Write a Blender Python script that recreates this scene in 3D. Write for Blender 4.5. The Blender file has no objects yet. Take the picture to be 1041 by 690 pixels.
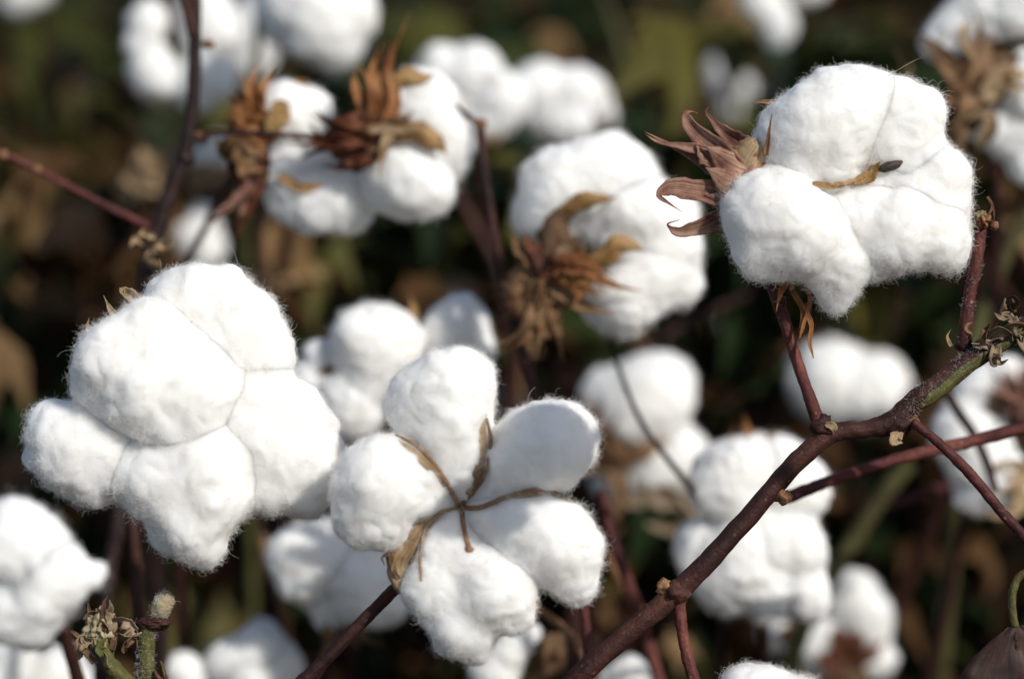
import bpy, bmesh, math, random
import numpy as np
from mathutils import Vector
from mathutils.bvhtree import BVHTree

R = math.radians
scene = bpy.context.scene
COL = scene.collection
rng = np.random.default_rng(11)
random.seed(11)

# ------------------------------------------------------------------ camera, light, exposure
CAM_Z = 0.88
PITCH = R(-12.0)
cam_data = bpy.data.cameras.new('camera')
cam = bpy.data.objects.new('camera', cam_data)
COL.objects.link(cam)
cam.location = (0, 0, CAM_Z)
cam.rotation_euler = (R(90) + PITCH, 0, 0)
cam_data.lens = 90
cam_data.sensor_width = 36
cam_data.clip_start = 0.02
cam_data.clip_end = 2000
cam_data.dof.use_dof = True
cam_data.dof.focus_distance = 0.672
cam_data.dof.aperture_fstop = 5.0
scene.camera = cam

SUN = np.array([0.53, -0.56, 0.64]); SUN = SUN / np.linalg.norm(SUN)
world = bpy.data.worlds.new('World'); scene.world = world
world.use_nodes = True
wn = world.node_tree
bg = wn.nodes['Background']
sky = wn.nodes.new('ShaderNodeTexSky')
sky.sky_type = 'NISHITA'; sky.sun_disc = False
sky.sun_elevation = math.asin(SUN[2]); sky.sun_rotation = math.atan2(SUN[0], SUN[1])
wn.links.new(sky.outputs[0], bg.inputs[0])
bg.inputs[1].default_value = 0.10
sl = bpy.data.lights.new('sun', 'SUN'); so = bpy.data.objects.new('sun', sl); COL.objects.link(so)
sl.energy = 4.0; sl.angle = R(0.53); sl.color = (1.0, 0.945, 0.86)
so.rotation_euler = Vector(-SUN).to_track_quat('-Z', 'Y').to_euler()
so.location = (3, -2, 4)
scene.view_settings.view_transform = 'Standard'
scene.view_settings.look = 'None'
scene.view_settings.exposure = -0.20
scene.view_settings.gamma = 1.0
scene.cycles.use_denoising = True
scene.cycles.max_bounces = 10
scene.cycles.diffuse_bounces = 6
scene.cycles.transmission_bounces = 6
scene.cycles.sample_clamp_indirect = 4.0

# ------------------------------------------------------------------ frame: photo pixels to points in the field
CP, SP_ = math.cos(PITCH), math.sin(PITCH)
FWD = np.array([0, CP, SP_]); UP = np.array([0, -SP_, CP]); RIGHT = np.array([1.0, 0, 0])
EYE = np.array([0, 0, CAM_Z])
K = 0.4 / 1041.0

def pt(px, py, d, dz=0.0):
    """point seen at (px, py), d metres away; dz pixels nearer"""
    s = K * d
    return EYE + FWD * (d - dz * s) + RIGHT * ((px - 520.5) * s) + UP * ((345 - py) * s)

# ------------------------------------------------------------------ numpy gradient noise
_perm = np.random.default_rng(5).permutation(256).astype(np.int64)
_perm = np.concatenate([_perm, _perm, _perm])
_g = np.random.default_rng(6).normal(size=(256, 3)); _g /= np.linalg.norm(_g, axis=1)[:, None]

def noise(p):
    i = np.floor(p).astype(np.int64); f = p - i; i &= 255
    u = f * f * f * (f * (f * 6 - 15) + 10)
    out = 0
    for dx in (0, 1):
        for dy in (0, 1):
            for dz in (0, 1):
                h = _perm[_perm[_perm[(i[:, 0] + dx) & 255] + ((i[:, 1] + dy) & 255)] + ((i[:, 2] + dz) & 255)] & 255
                gr = _g[h]
                w = (u[:, 0] if dx else 1 - u[:, 0]) * (u[:, 1] if dy else 1 - u[:, 1]) * (u[:, 2] if dz else 1 - u[:, 2])
                out = out + w * ((f[:, 0] - dx) * gr[:, 0] + (f[:, 1] - dy) * gr[:, 1] + (f[:, 2] - dz) * gr[:, 2])
    return out * 1.6

# ------------------------------------------------------------------ object helpers
def link(o, parent=None):
    COL.objects.link(o)
    if parent is not None: o.parent = parent
    return o

def thing(name, label, cat, loc, group=None):
    o = bpy.data.objects.new(name, None)
    o.empty_display_size = 0.01
    o.location = tuple(loc)
    link(o); o['label'] = label; o['category'] = cat
    if group: o['group'] = group
    return o

def mesh_obj(name, verts, faces, mat, parent=None, org=(0, 0, 0), uvs=None, smooth=True):
    me = bpy.data.meshes.new(name)
    v = np.asarray(verts, dtype=np.float64) - np.asarray(org)
    me.from_pydata(v.tolist(), [], [tuple(int(i) for i in f) for f in faces])
    if smooth: me.polygons.foreach_set('use_smooth', np.ones(len(me.polygons), dtype=bool))
    if uvs is not None:
        uvl = me.uv_layers.new(name='UVMap')
        li = np.zeros(len(me.loops), dtype=np.int32); me.loops.foreach_get('vertex_index', li)
        uvl.data.foreach_set('uv', np.asarray(uvs, dtype=np.float32)[li].ravel())
    me.materials.append(mat)
    me.update()
    return link(bpy.data.objects.new(name, me), parent)

# ------------------------------------------------------------------ materials
def new_mat(name):
    m = bpy.data.materials.new(name); m.use_nodes = True
    nt = m.node_tree; nt.nodes.clear()
    out = nt.nodes.new('ShaderNodeOutputMaterial')
    return m, nt, out

def ramp(nt, fac, stops):
    r = nt.nodes.new('ShaderNodeValToRGB'); e = r.color_ramp.elements
    while len(e) < len(stops): e.new(0.5)
    for k, (p, c) in enumerate(stops):
        e[k].position = p; e[k].color = (c[0], c[1], c[2], 1)
    nt.links.new(fac, r.inputs[0]); return r.outputs[0]

def noise_node(nt, scale, detail=4, rough=0.6, vec=None):
    n = nt.nodes.new('ShaderNodeTexNoise'); n.inputs['Scale'].default_value = scale
    n.inputs['Detail'].default_value = detail; n.inputs['Roughness'].default_value = rough
    if vec is not None: nt.links.new(vec, n.inputs['Vector'])
    return n.outputs['Fac']

def geo_pos(nt):
    return nt.nodes.new('ShaderNodeNewGeometry').outputs['Position']

def m_cotton():
    m, nt, out = new_mat('cotton')
    p = nt.nodes.new('ShaderNodeBsdfPrincipled')
    pos = geo_pos(nt)
    f = noise_node(nt, 120, 5, 0.65, pos)
    c = ramp(nt, f, [(0.25, (0.925, 0.905, 0.868)), (0.7, (0.95, 0.937, 0.91))])
    nt.links.new(c, p.inputs['Base Color'])
    p.inputs['Roughness'].default_value = 1.0
    p.inputs['Specular IOR Level'].default_value = 0.0
    p.inputs['Subsurface Weight'].default_value = 1.0
    p.inputs['Subsurface Radius'].default_value = (1.0, 0.93, 0.85)
    p.inputs['Subsurface Scale'].default_value = 0.006
    b = nt.nodes.new('ShaderNodeBump'); b.inputs['Strength'].default_value = 0.12; b.inputs['Distance'].default_value = 0.0006
    n2 = noise_node(nt, 650, 6, 0.7, pos)
    nt.links.new(n2, b.inputs['Height']); nt.links.new(b.outputs[0], p.inputs['Normal'])
    nt.links.new(p.outputs[0], out.inputs[0]); return m

def m_fuzz():
    m, nt, out = new_mat('cotton_fibre')
    d = nt.nodes.new('ShaderNodeBsdfDiffuse'); d.inputs[0].default_value = (0.955, 0.943, 0.92, 1)
    t = nt.nodes.new('ShaderNodeBsdfTranslucent'); t.inputs[0].default_value = (0.955, 0.943, 0.92, 1)
    mx = nt.nodes.new('ShaderNodeMixShader'); mx.inputs[0].default_value = 0.42
    nt.links.new(d.outputs[0], mx.inputs[1]); nt.links.new(t.outputs[0], mx.inputs[2])
    nt.links.new(mx.outputs[0], out.inputs[0]); return m

def m_dry(name, c1, c2, c3, trans=0.3, rough=0.6):
    """papery dry plant tissue with long veins (blades carry UV: v along)"""
    m, nt, out = new_mat(name)
    uv = nt.nodes.new('ShaderNodeTexCoord')
    mp = nt.nodes.new('ShaderNodeMapping'); mp.inputs['Scale'].default_value = (16, 1.6, 1)
    nt.links.new(uv.outputs['UV'], mp.inputs[0])
    f1 = noise_node(nt, 1.0, 5, 0.65, mp.outputs[0])
    pos = geo_pos(nt)
    f2 = noise_node(nt, 130, 4, 0.6, pos)
    add = nt.nodes.new('ShaderNodeMath'); add.operation = 'ADD'; nt.links.new(f1, add.inputs[0]); nt.links.new(f2, add.inputs[1])
    hf = nt.nodes.new('ShaderNodeMath'); hf.operation = 'MULTIPLY'; hf.inputs[1].default_value = 0.5; nt.links.new(add.outputs[0], hf.inputs[0])
    c = ramp(nt, hf.outputs[0], [(0.40, c1), (0.5, c2), (0.60, c3)])
    p = nt.nodes.new('ShaderNodeBsdfPrincipled'); nt.links.new(c, p.inputs['Base Color'])
    p.inputs['Roughness'].default_value = rough; p.inputs['Specular IOR Level'].default_value = 0.35
    b = nt.nodes.new('ShaderNodeBump'); b.inputs['Strength'].default_value = 0.6; b.inputs['Distance'].default_value = 0.0006
    nt.links.new(hf.outputs[0], b.inputs['Height']); nt.links.new(b.outputs[0], p.inputs['Normal'])
    t = nt.nodes.new('ShaderNodeBsdfTranslucent'); nt.links.new(c, t.inputs[0])
    mx = nt.nodes.new('ShaderNodeMixShader'); mx.inputs[0].default_value = trans
    nt.links.new(p.outputs[0], mx.inputs[1]); nt.links.new(t.outputs[0], mx.inputs[2])
    nt.links.new(mx.outputs[0], out.inputs[0]); return m

def m_stem(name, c1, c2, c3, speck=(0.28, 0.17, 0.12)):
    m, nt, out = new_mat(name)
    pos = geo_pos(nt)
    f = noise_node(nt, 55, 5, 0.65, pos)
    c = ramp(nt, f, [(0.32, c1), (0.5, c2), (0.68, c3)])
    vo = nt.nodes.new('ShaderNodeTexVoronoi'); vo.inputs['Scale'].default_value = 420; nt.links.new(pos, vo.inputs['Vector'])
    sp = ramp(nt, vo.outputs['Distance'], [(0.10, (1, 1, 1)), (0.24, (0, 0, 0))])
    gate = ramp(nt, noise_node(nt, 160, 2, 0.5, pos), [(0.5, (0, 0, 0)), (0.6, (1, 1, 1))])
    ml = nt.nodes.new('ShaderNodeMath'); ml.operation = 'MULTIPLY'; nt.links.new(sp, ml.inputs[0]); nt.links.new(gate, ml.inputs[1])
    mix = nt.nodes.new('ShaderNodeMix'); mix.data_type = 'RGBA'
    nt.links.new(ml.outputs[0], mix.inputs[0]); nt.links.new(c, mix.inputs[6]); mix.inputs[7].default_value = (*speck, 1)
    uv = nt.nodes.new('ShaderNodeTexCoord'); mp = nt.nodes.new('ShaderNodeMapping'); mp.inputs['Scale'].default_value = (9, 5, 1)
    nt.links.new(uv.outputs['UV'], mp.inputs[0])
    st = ramp(nt, noise_node(nt, 1.5, 6, 0.7, mp.outputs[0]), [(0.32, (0.5, 0.5, 0.5)), (0.52, (1, 1, 1)), (0.70, (1.6, 1.5, 1.4))])
    mu = nt.nodes.new('ShaderNodeMix'); mu.data_type = 'RGBA'; mu.blend_type = 'MULTIPLY'; mu.inputs[0].default_value = 1
    nt.links.new(mix.outputs[2], mu.inputs[6]); nt.links.new(st, mu.inputs[7])
    p = nt.nodes.new('ShaderNodeBsdfPrincipled'); nt.links.new(mu.outputs[2], p.inputs['Base Color'])
    p.inputs['Roughness'].default_value = 0.62; p.inputs['Specular IOR Level'].default_value = 0.3
    b = nt.nodes.new('ShaderNodeBump'); b.inputs['Strength'].default_value = 0.8; b.inputs['Distance'].default_value = 0.0008
    nt.links.new(noise_node(nt, 500, 5, 0.65, pos), b.inputs['Height']); nt.links.new(b.outputs[0], p.inputs['Normal'])
    nt.links.new(p.outputs[0], out.inputs[0]); return m

def m_leaf(name, stops, trans=0.25, rough=0.5):
    m, nt, out = new_mat(name)
    at = nt.nodes.new('ShaderNodeAttribute'); at.attribute_name = 'leaf_kind'
    c0 = ramp(nt, at.outputs['Fac'], stops)
    f = noise_node(nt, 45, 4, 0.6, geo_pos(nt))
    v = ramp(nt, f, [(0.3, (0.62, 0.62, 0.62)), (0.7, (1.25, 1.2, 1.1))])
    mu = nt.nodes.new('ShaderNodeMix'); mu.data_type = 'RGBA'; mu.blend_type = 'MULTIPLY'; mu.inputs[0].default_value = 1
    nt.links.new(c0, mu.inputs[6]); nt.links.new(v, mu.inputs[7])
    p = nt.nodes.new('ShaderNodeBsdfPrincipled'); nt.links.new(mu.outputs[2], p.inputs['Base Color'])
    p.inputs['Roughness'].default_value = rough; p.inputs['Specular IOR Level'].default_value = 0.12
    t = nt.nodes.new('ShaderNodeBsdfTranslucent'); nt.links.new(mu.outputs[2], t.inputs[0])
    mx = nt.nodes.new('ShaderNodeMixShader'); mx.inputs[0].default_value = trans
    nt.links.new(p.outputs[0], mx.inputs[1]); nt.links.new(t.outputs[0], mx.inputs[2])
    nt.links.new(mx.outputs[0], out.inputs[0]); return m

def m_soil():
    m, nt, out = new_mat('soil')
    pos = geo_pos(nt)
    c = ramp(nt, noise_node(nt, 14, 8, 0.65, pos), [(0.3, (0.025, 0.017, 0.011)), (0.55, (0.06, 0.042, 0.027)), (0.75, (0.10, 0.072, 0.048))])
    p = nt.nodes.new('ShaderNodeBsdfPrincipled'); nt.links.new(c, p.inputs['Base Color']); p.inputs['Roughness'].default_value = 0.95
    b = nt.nodes.new('ShaderNodeBump'); b.inputs['Distance'].default_value = 0.02
    nt.links.new(noise_node(nt, 40, 8, 0.7, pos), b.inputs['Height']); nt.links.new(b.outputs[0], p.inputs['Normal'])
    nt.links.new(p.outputs[0], out.inputs[0]); return m

MAT = dict(
    cotton=m_cotton(), fuzz=m_fuzz(),
    plum=m_dry('plum_bract', (0.11, 0.040, 0.034), (0.34, 0.165, 0.115), (0.60, 0.39, 0.27), 0.3),
    orange=m_dry('orange_bract', (0.19, 0.065, 0.02), (0.46, 0.195, 0.07), (0.66, 0.37, 0.16), 0.45),
    caramel=m_dry('caramel_bract', (0.18, 0.09, 0.04), (0.37, 0.21, 0.105), (0.52, 0.35, 0.20), 0.45),
    brown=m_dry('brown_bract', (0.065, 0.032, 0.016), (0.20, 0.11, 0.056), (0.38, 0.24, 0.14), 0.4),
    maroon=m_dry('maroon_bract', (0.07, 0.02, 0.012), (0.19, 0.062, 0.030), (0.32, 0.14, 0.07), 0.4),
    tan=m_dry('tan_carpel', (0.24, 0.15, 0.075), (0.42, 0.29, 0.16), (0.58, 0.43, 0.27), 0.25),
    gold=m_dry('gold_carpel', (0.20, 0.10, 0.03), (0.40, 0.23, 0.08), (0.58, 0.38, 0.17), 0.25, 0.4),
    ridge=m_dry('ridge_carpel', (0.12, 0.055, 0.025), (0.27, 0.145, 0.07), (0.40, 0.24, 0.13), 0.1, 0.5),
    grey=m_dry('grey_dry', (0.14, 0.095, 0.06), (0.34, 0.25, 0.16), (0.52, 0.41, 0.29), 0.3),
    seed=m_dry('seed_coat', (0.008, 0.006, 0.005), (0.022, 0.015, 0.011), (0.06, 0.045, 0.03), 0.0),
    stem=m_stem('maroon_stem', (0.014, 0.0055, 0.005), (0.040, 0.0125, 0.010), (0.085, 0.032, 0.021), (0.13, 0.07, 0.05)),
    red=m_stem('red_stem', (0.042, 0.010, 0.010), (0.105, 0.028, 0.024), (0.19, 0.062, 0.046), (0.30, 0.16, 0.12)),
    green=m_stem('green_stem', (0.075, 0.024, 0.018), (0.085, 0.075, 0.022), (0.14, 0.17, 0.04), (0.3, 0.25, 0.14)),
    olive=m_stem('olive_stem', (0.04, 0.028, 0.012), (0.075, 0.07, 0.022), (0.12, 0.13, 0.04)),
    dark=m_stem('dark_stem', (0.010, 0.005, 0.005), (0.022, 0.010, 0.009), (0.042, 0.02, 0.016), (0.1, 0.06, 0.045)),
    tanstem=m_stem('tan_stem', (0.14, 0.06, 0.03), (0.26, 0.13, 0.06), (0.36, 0.21, 0.11)),
    bud=m_stem('bud', (0.16, 0.12, 0.06), (0.30, 0.24, 0.14), (0.42, 0.36, 0.24)),
    hair=m_fuzz(),
)
MAT['hair'].name = 'stem_hair'

# ------------------------------------------------------------------ setting: ground
me_s = 300
gv = [(-me_s, -me_s, 0), (me_s, -me_s, 0), (me_s, me_s, 0), (-me_s, me_s, 0)]
g = mesh_obj('ground', gv, [(0, 1, 2, 3)], m_soil(), smooth=False)
g['kind'] = 'structure'; g['label'] = 'dark soil of the cotton field under the plants'; g['category'] = 'ground'

# ------------------------------------------------------------------ cotton locks
_ico = {}
def ico(level):
    if level not in _ico:
        bm = bmesh.new(); bmesh.ops.create_icosphere(bm, subdivisions=level, radius=1.0)
        v = np.array([x.co[:] for x in bm.verts]); f = np.array([[q.index for q in x.verts] for x in bm.faces])
        bm.free(); v /= np.linalg.norm(v, axis=1)[:, None]; _ico[level] = (v, f)
    return _ico[level]

def vnormals(v, f):
    a, b, c = v[f[:, 0]], v[f[:, 1]], v[f[:, 2]]
    fn = np.cross(b - a, c - a); n = np.zeros_like(v)
    for k in range(3): np.add.at(n, f[:, k], fn)
    return n / (np.linalg.norm(n, axis=1)[:, None] + 1e-20), np.linalg.norm(fn, axis=1) * 0.5

_adj = {}
def relax(p, f, level, its):
    if level not in _adj:
        e = np.vstack([f[:, [0, 1]], f[:, [1, 2]], f[:, [2, 0]]]); e = np.vstack([e, e[:, ::-1]])
        _adj[level] = (e, np.bincount(e[:, 0], minlength=len(p)).astype(float))
    e, c = _adj[level]
    for _ in range(its):
        q = np.stack([np.bincount(e[:, 0], weights=p[e[:, 1], k], minlength=len(p)) for k in range(3)], 1) / c[:, None]
        p = p * 0.4 + q * 0.6
    return p

def lock_shape(cs, rs, level, seed, lump=1.0, others=None, fil=0.0, rmb=None, sdb=None):
    """one lock of cotton: a lumpy soft union of balls"""
    dirs, f = ico(level)
    rm = float(np.average(rs, weights=rs)); k = 0.16 * rm
    w = rs ** 3; c0 = (cs * w[:, None]).sum(0) / w.sum()
    def sdf(p):
        d = np.stack([np.linalg.norm(p - c, axis=1) - r for c, r in zip(cs, rs)])
        mn = d.min(0)
        return mn - k * np.log(np.exp(-(d - mn) / k).sum(0))
    t = np.full(len(dirs), float((np.linalg.norm(cs - c0, axis=1) + rs).max() * 1.15))
    for _ in range(34): t = np.maximum(t - 0.9 * sdf(c0 + dirs * t[:, None]), 0.0)
    its = {5: 2, 6: 5, 7: 14}[level]
    p = relax(c0 + dirs * t[:, None], f, level, its)
    n, _a = vnormals(p, f)
    off = np.array([seed * 7.13, seed * 3.7, seed * 1.9]) if sdb is None else np.array([sdb * 7.13, sdb * 3.7, sdb * 1.9])
    if rmb: rm = rmb
    if others is not None:          # the locks cling together: fill the seams a little
        oc, orr = others
        oth = lambda x: np.min(np.stack([np.linalg.norm(x - c, axis=1) - r for c, r in zip(oc, orr)]), 0)
        g0 = oth(p) > -1.2 * fil
        for _ in range(7):
            a, b = sdf(p), oth(p)
            mn = np.minimum(a, b)
            sm = mn - fil * np.log(np.exp(-(a - mn) / fil) + np.exp(-(b - mn) / fil))
            p = p + n * (np.clip(-sm, 0, 1.5 * fil) * 0.7 * g0)[:, None]
        n, _a = vnormals(p, f)
        a, b = sdf(p), oth(p)
        x_ = np.clip(a - b, 0, 5 * fil); dip = 0.55 * x_ * x_ / (x_ + 2.5 * fil)
        p = relax(p - n * dip[:, None], f, level, its)
        n, _a = vnormals(p, f)
    q = p / rm + off
    q2 = q + 0.18 * np.stack([noise(q * 1.9 + 31), noise(q * 1.9 + 57), noise(q * 1.9 + 83)], 1)
    disp = 0.085 * noise(q * 1.2) + 0.14 * (np.sqrt(noise(q2 * 1.35 + 9) ** 2 + 0.012) - 0.3) + 0.014 * (np.sqrt(noise(q2 * 3.1 + 5) ** 2 + 0.02) - 0.3) + 0.004 * noise(q2 * 6.5)
    if level >= 6:
        disp += 0.003 * noise(q * 15 + 4)
    if level >= 7:
        disp += 0.002 * noise(q * 34 + 7)
    disp = disp * rm * lump
    p = p + n * disp[:, None]
    return p, f

def fuzz_obj(name, p, f, count, length, radius, parent, org, mat, seed, stray=0.003, lift=1.0, npts=7):
    rg = np.random.default_rng(seed)
    n, area = vnormals(p, f)
    fi = rg.choice(len(f), size=count, p=area / area.sum())
    b = rg.random((count, 2)); fl = b.sum(1) > 1; b[fl] = 1 - b[fl]
    w = np.stack([1 - b.sum(1), b[:, 0], b[:, 1]], 1)
    P0 = (p[f[fi]] * w[:, :, None]).sum(1); N = (n[f[fi]] * w[:, :, None]).sum(1)
    N /= np.linalg.norm(N, axis=1)[:, None]
    # fibres lie in tufts: the comb direction varies smoothly over the surface
    tuft = np.stack([noise(P0 * 190 + 3), noise(P0 * 190 + 40), noise(P0 * 190 + 80)], 1) * 0.9 + rg.normal(size=(count, 3)) * 0.9
    T = tuft - N * (tuft * N).sum(1)[:, None]; T /= np.linalg.norm(T, axis=1)[:, None] + 1e-9
    a = rg.uniform(0.1, 1.15, count) * lift
    D = N * a[:, None] + T; D /= np.linalg.norm(D, axis=1)[:, None]
    L = length * rg.uniform(0.5, 1.4, count)
    L *= np.clip(1.0 + 1.1 * noise(P0 * 240 + 11) + 0.6 * noise(P0 * 620 + 5), 0.35, 2.3)
    st = rg.random(count) < stray; L[st] *= rg.uniform(1.4, 2.6, st.sum())
    axis = rg.normal(size=(count, 3)); axis /= np.linalg.norm(axis, axis=1)[:, None]
    kap = rg.uniform(0.2, 1.0, count)
    pts = np.zeros((count, npts, 3)); X = P0 - N * 0.00035
    for k in range(npts):
        pts[:, k] = X
        X = X + D * (L / (npts - 1))[:, None]
        D = D + np.cross(axis, D) * kap[:, None] * 1.6 + rg.normal(size=(count, 3)) * 0.16 - N * 0.07
        D /= np.linalg.norm(D, axis=1)[:, None]
    cu = bpy.data.hair_curves.new(name)
    cu.add_curves([npts] * count)
    cu.attributes['position'].data.foreach_set('vector', (pts - np.asarray(org)).astype(np.float32).ravel())
    ra = cu.attributes.get('radius') or cu.attributes.new('radius', 'FLOAT', 'POINT')
    rad = np.tile(np.linspace(1.0, 0.45, npts) * radius, count) * np.repeat(rg.uniform(0.7, 1.3, count), npts)
    ra.data.foreach_set('value', rad.astype(np.float32))
    cu.materials.append(mat)
    return link(bpy.data.objects.new(name, cu), parent)

# ------------------------------------------------------------------ blades (bracts, carpels), tubes (stems)
def catmull(pts, n):
    pts = np.asarray(pts, float)
    if len(pts) == 2: pts = np.array([pts[0], pts.mean(0), pts[1]])
    P = np.vstack([2 * pts[0] - pts[1], pts, 2 * pts[-1] - pts[-2]])
    out = []
    h = np.linalg.norm(np.diff(P, axis=0), axis=1) + 1e-9
    t = np.linspace(0, len(pts) - 1, n)
    for x in t:
        i = min(int(x), len(pts) - 2); u = x - i
        a, b, c, d = P[i], P[i + 1], P[i + 2], P[i + 3]
        h0, h1, h2 = h[i], h[i + 1], h[i + 2]
        m1 = h1 * (((b - a) / h0) * h1 + ((c - b) / h1) * h0) / (h0 + h1)
        m2 = h1 * (((c - b) / h1) * h2 + ((d - c) / h2) * h1) / (h1 + h2)
        u2, u3 = u * u, u ** 3
        out.append((2 * u3 - 3 * u2 + 1) * b + (u3 - 2 * u2 + u) * m1 + (3 * u2 - 2 * u3) * c + (u3 - u2) * m2)
    return np.array(out)

PROF = dict(
    spike=lambda t: (1 - t) ** 1.7 * (0.85 + 0.5 * np.sin(np.pi * np.minimum(t * 1.4, 1))) + 0.06 * (1 - t) + 0.01,
    tooth=lambda t: (1 - t) ** 1.05 * (0.75 + 0.6 * np.sin(np.pi * np.minimum(t * 1.25, 1)) * 0.5) + 0.035 * (1 - t),
    scoop=lambda t: np.sin(np.pi * np.clip(t * 0.86 + 0.12, 0, 1)) ** 0.75 * (1 - t ** 5) + 0.02,
    strip=lambda t: 0.75 + 0.25 * np.sin(np.pi * t) - 0.55 * t ** 4,
)
def blade_geo(pts, w, prof='tooth', cup=0.22, roll=0.0, thick=0.00028, n=26, m=7, face=None, twist=0.0, seed=0, rag=1.0):
    c = catmull(pts, n); t = np.linspace(0, 1, n)
    tan = np.gradient(c, axis=0); tan /= np.linalg.norm(tan, axis=1)[:, None] + 1e-12
    ref = -FWD if face is None else np.asarray(face, float)
    V, U = [], []
    width = PROF[prof](t) * w
    u = np.linspace(-1, 1, m)
    rg = np.random.default_rng(seed + 1)
    wob = np.interp(t, np.linspace(0, 1, 6), rg.normal(size=6) * 0.10)
    eL, eR = rg.normal(size=n) * 0.07, rg.normal(size=n) * 0.07
    eL += np.interp(t, np.linspace(0, 1, 8), rg.normal(size=8) * 0.14); eR += np.interp(t, np.linspace(0, 1, 8), rg.normal(size=8) * 0.14)
    crk = np.interp(t, np.linspace(0, 1, 7), rg.normal(size=7) * 0.10)
    for side in (1, -1):
        for k in range(n):
            s = np.cross(tan[k], ref); s /= np.linalg.norm(s) + 1e-9
            nr = np.cross(s, tan[k])
            a = roll + twist * t[k] + wob[k]
            s2 = s * math.cos(a) + nr * math.sin(a); n2 = nr * math.cos(a) - s * math.sin(a)
            for j in range(m):
                rg_ = 1 + rag * (eL[k] if u[j] < 0 else eR[k]) * abs(u[j])
                z = cup * width[k] * (u[j] ** 2) + crk[k] * width[k] * u[j] + 0.035 * width[k] * math.cos(u[j] * 9.4)
                V.append(c[k] + s2 * (u[j] * width[k] * 0.5 * rg_) + n2 * (z + side * thick * 0.5)); U.append((u[j] * 0.5 + 0.5, t[k]))
    F = []
    for k in range(n - 1):
        for j in range(m - 1):
            a = k * m + j
            F.append((a, a + 1, a + m + 1, a + m)); b = n * m + a
            F.append((b, b + m, b + m + 1, b + 1))
    for k in range(n - 1):
        for j in (0, m - 1):
            a, b = k * m + j, (k + 1) * m + j
            q = (a, b, b + n * m, a + n * m); F.append(q if j == 0 else q[::-1])
    for j in range(m - 1):
        for k in (0, n - 1):
            a, b = k * m + j, k * m + j + 1
            F.append((a, a + n * m, b + n * m, b) if k == 0 else (a, b, b + n * m, a + n * m))
    return V, F, U

def blades_obj(name, specs, mat, parent, org):
    V, F, U = [], [], []
    for s in specs:
        v, f, u = blade_geo(**s); o = len(V)
        V += list(v); U += list(u); F += [tuple(i + o for i in q) for q in f]
    return mesh_obj(name, V, F, mat, parent, org, U)

def tube_geo(pts, rad, n=None, sides=14, lump=0.06, seed=0):
    pts = np.asarray(pts, float); rad = np.asarray(rad, float)
    L = np.linalg.norm(np.diff(pts, axis=0), axis=1).sum()
    n = n or int(np.clip(L / (rad.mean() * 0.7), 14, 160))
    c = catmull(pts, n); r = np.interp(np.linspace(0, len(pts) - 1, n), np.arange(len(pts)), rad)
    tan = np.gradient(c, axis=0); tan /= np.linalg.norm(tan, axis=1)[:, None]
    s = np.cross(tan[0], [0.3, 0.9, 0.2]); s /= np.linalg.norm(s)
    V, U = [], []
    for k in range(n):
        s = s - tan[k] * np.dot(s, tan[k]); s /= np.linalg.norm(s); b = np.cross(tan[k], s)
        for j in range(sides):
            a = 2 * math.pi * j / sides
            V.append(c[k] + (s * math.cos(a) + b * math.sin(a)) * r[k]); U.append((j / sides, k / n))
    V = np.array(V); cc = np.repeat(c, sides, 0)
    d = V - cc
    V = cc + d * (1 + lump * noise(V / rad.mean() * 0.55 + seed * 3.1) + lump * 0.8 * noise(V / rad.mean() * 1.6 + seed))[:, None]
    F = []
    for k in range(n - 1):
        for j in range(sides):
            a = k * sides + j; b = k * sides + (j + 1) % sides
            F.append((a, b, b + sides, a + sides))
    F.append(tuple(range(sides))[::-1]); F.append(tuple(range((n - 1) * sides, n * sides)))
    return V, F, U

def tube_obj(name, pts, rad, mat, parent, org, seed=0, lump=0.1, sides=14):
    v, f, u = tube_geo(pts, rad, seed=seed, lump=lump, sides=sides)
    return mesh_obj(name, v, f, mat, parent, org, u)

def blob_obj(name, c, axes, mat, parent, org, seed=0, lump=0.15, level=4, rot=None, fr=1.6):
    d, f = ico(level)
    p = d * (1 + lump * noise(d * fr + seed * 5.3) + lump * 0.5 * noise(d * fr * 2.7 + seed))[:, None] * np.asarray(axes)
    M = np.stack([RIGHT, UP, -FWD]) if rot is None else np.asarray(rot)
    return mesh_obj(name, np.asarray(c) + p @ M, f, mat, parent, org, d[:, :2] * 0.5 + 0.5)

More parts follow.
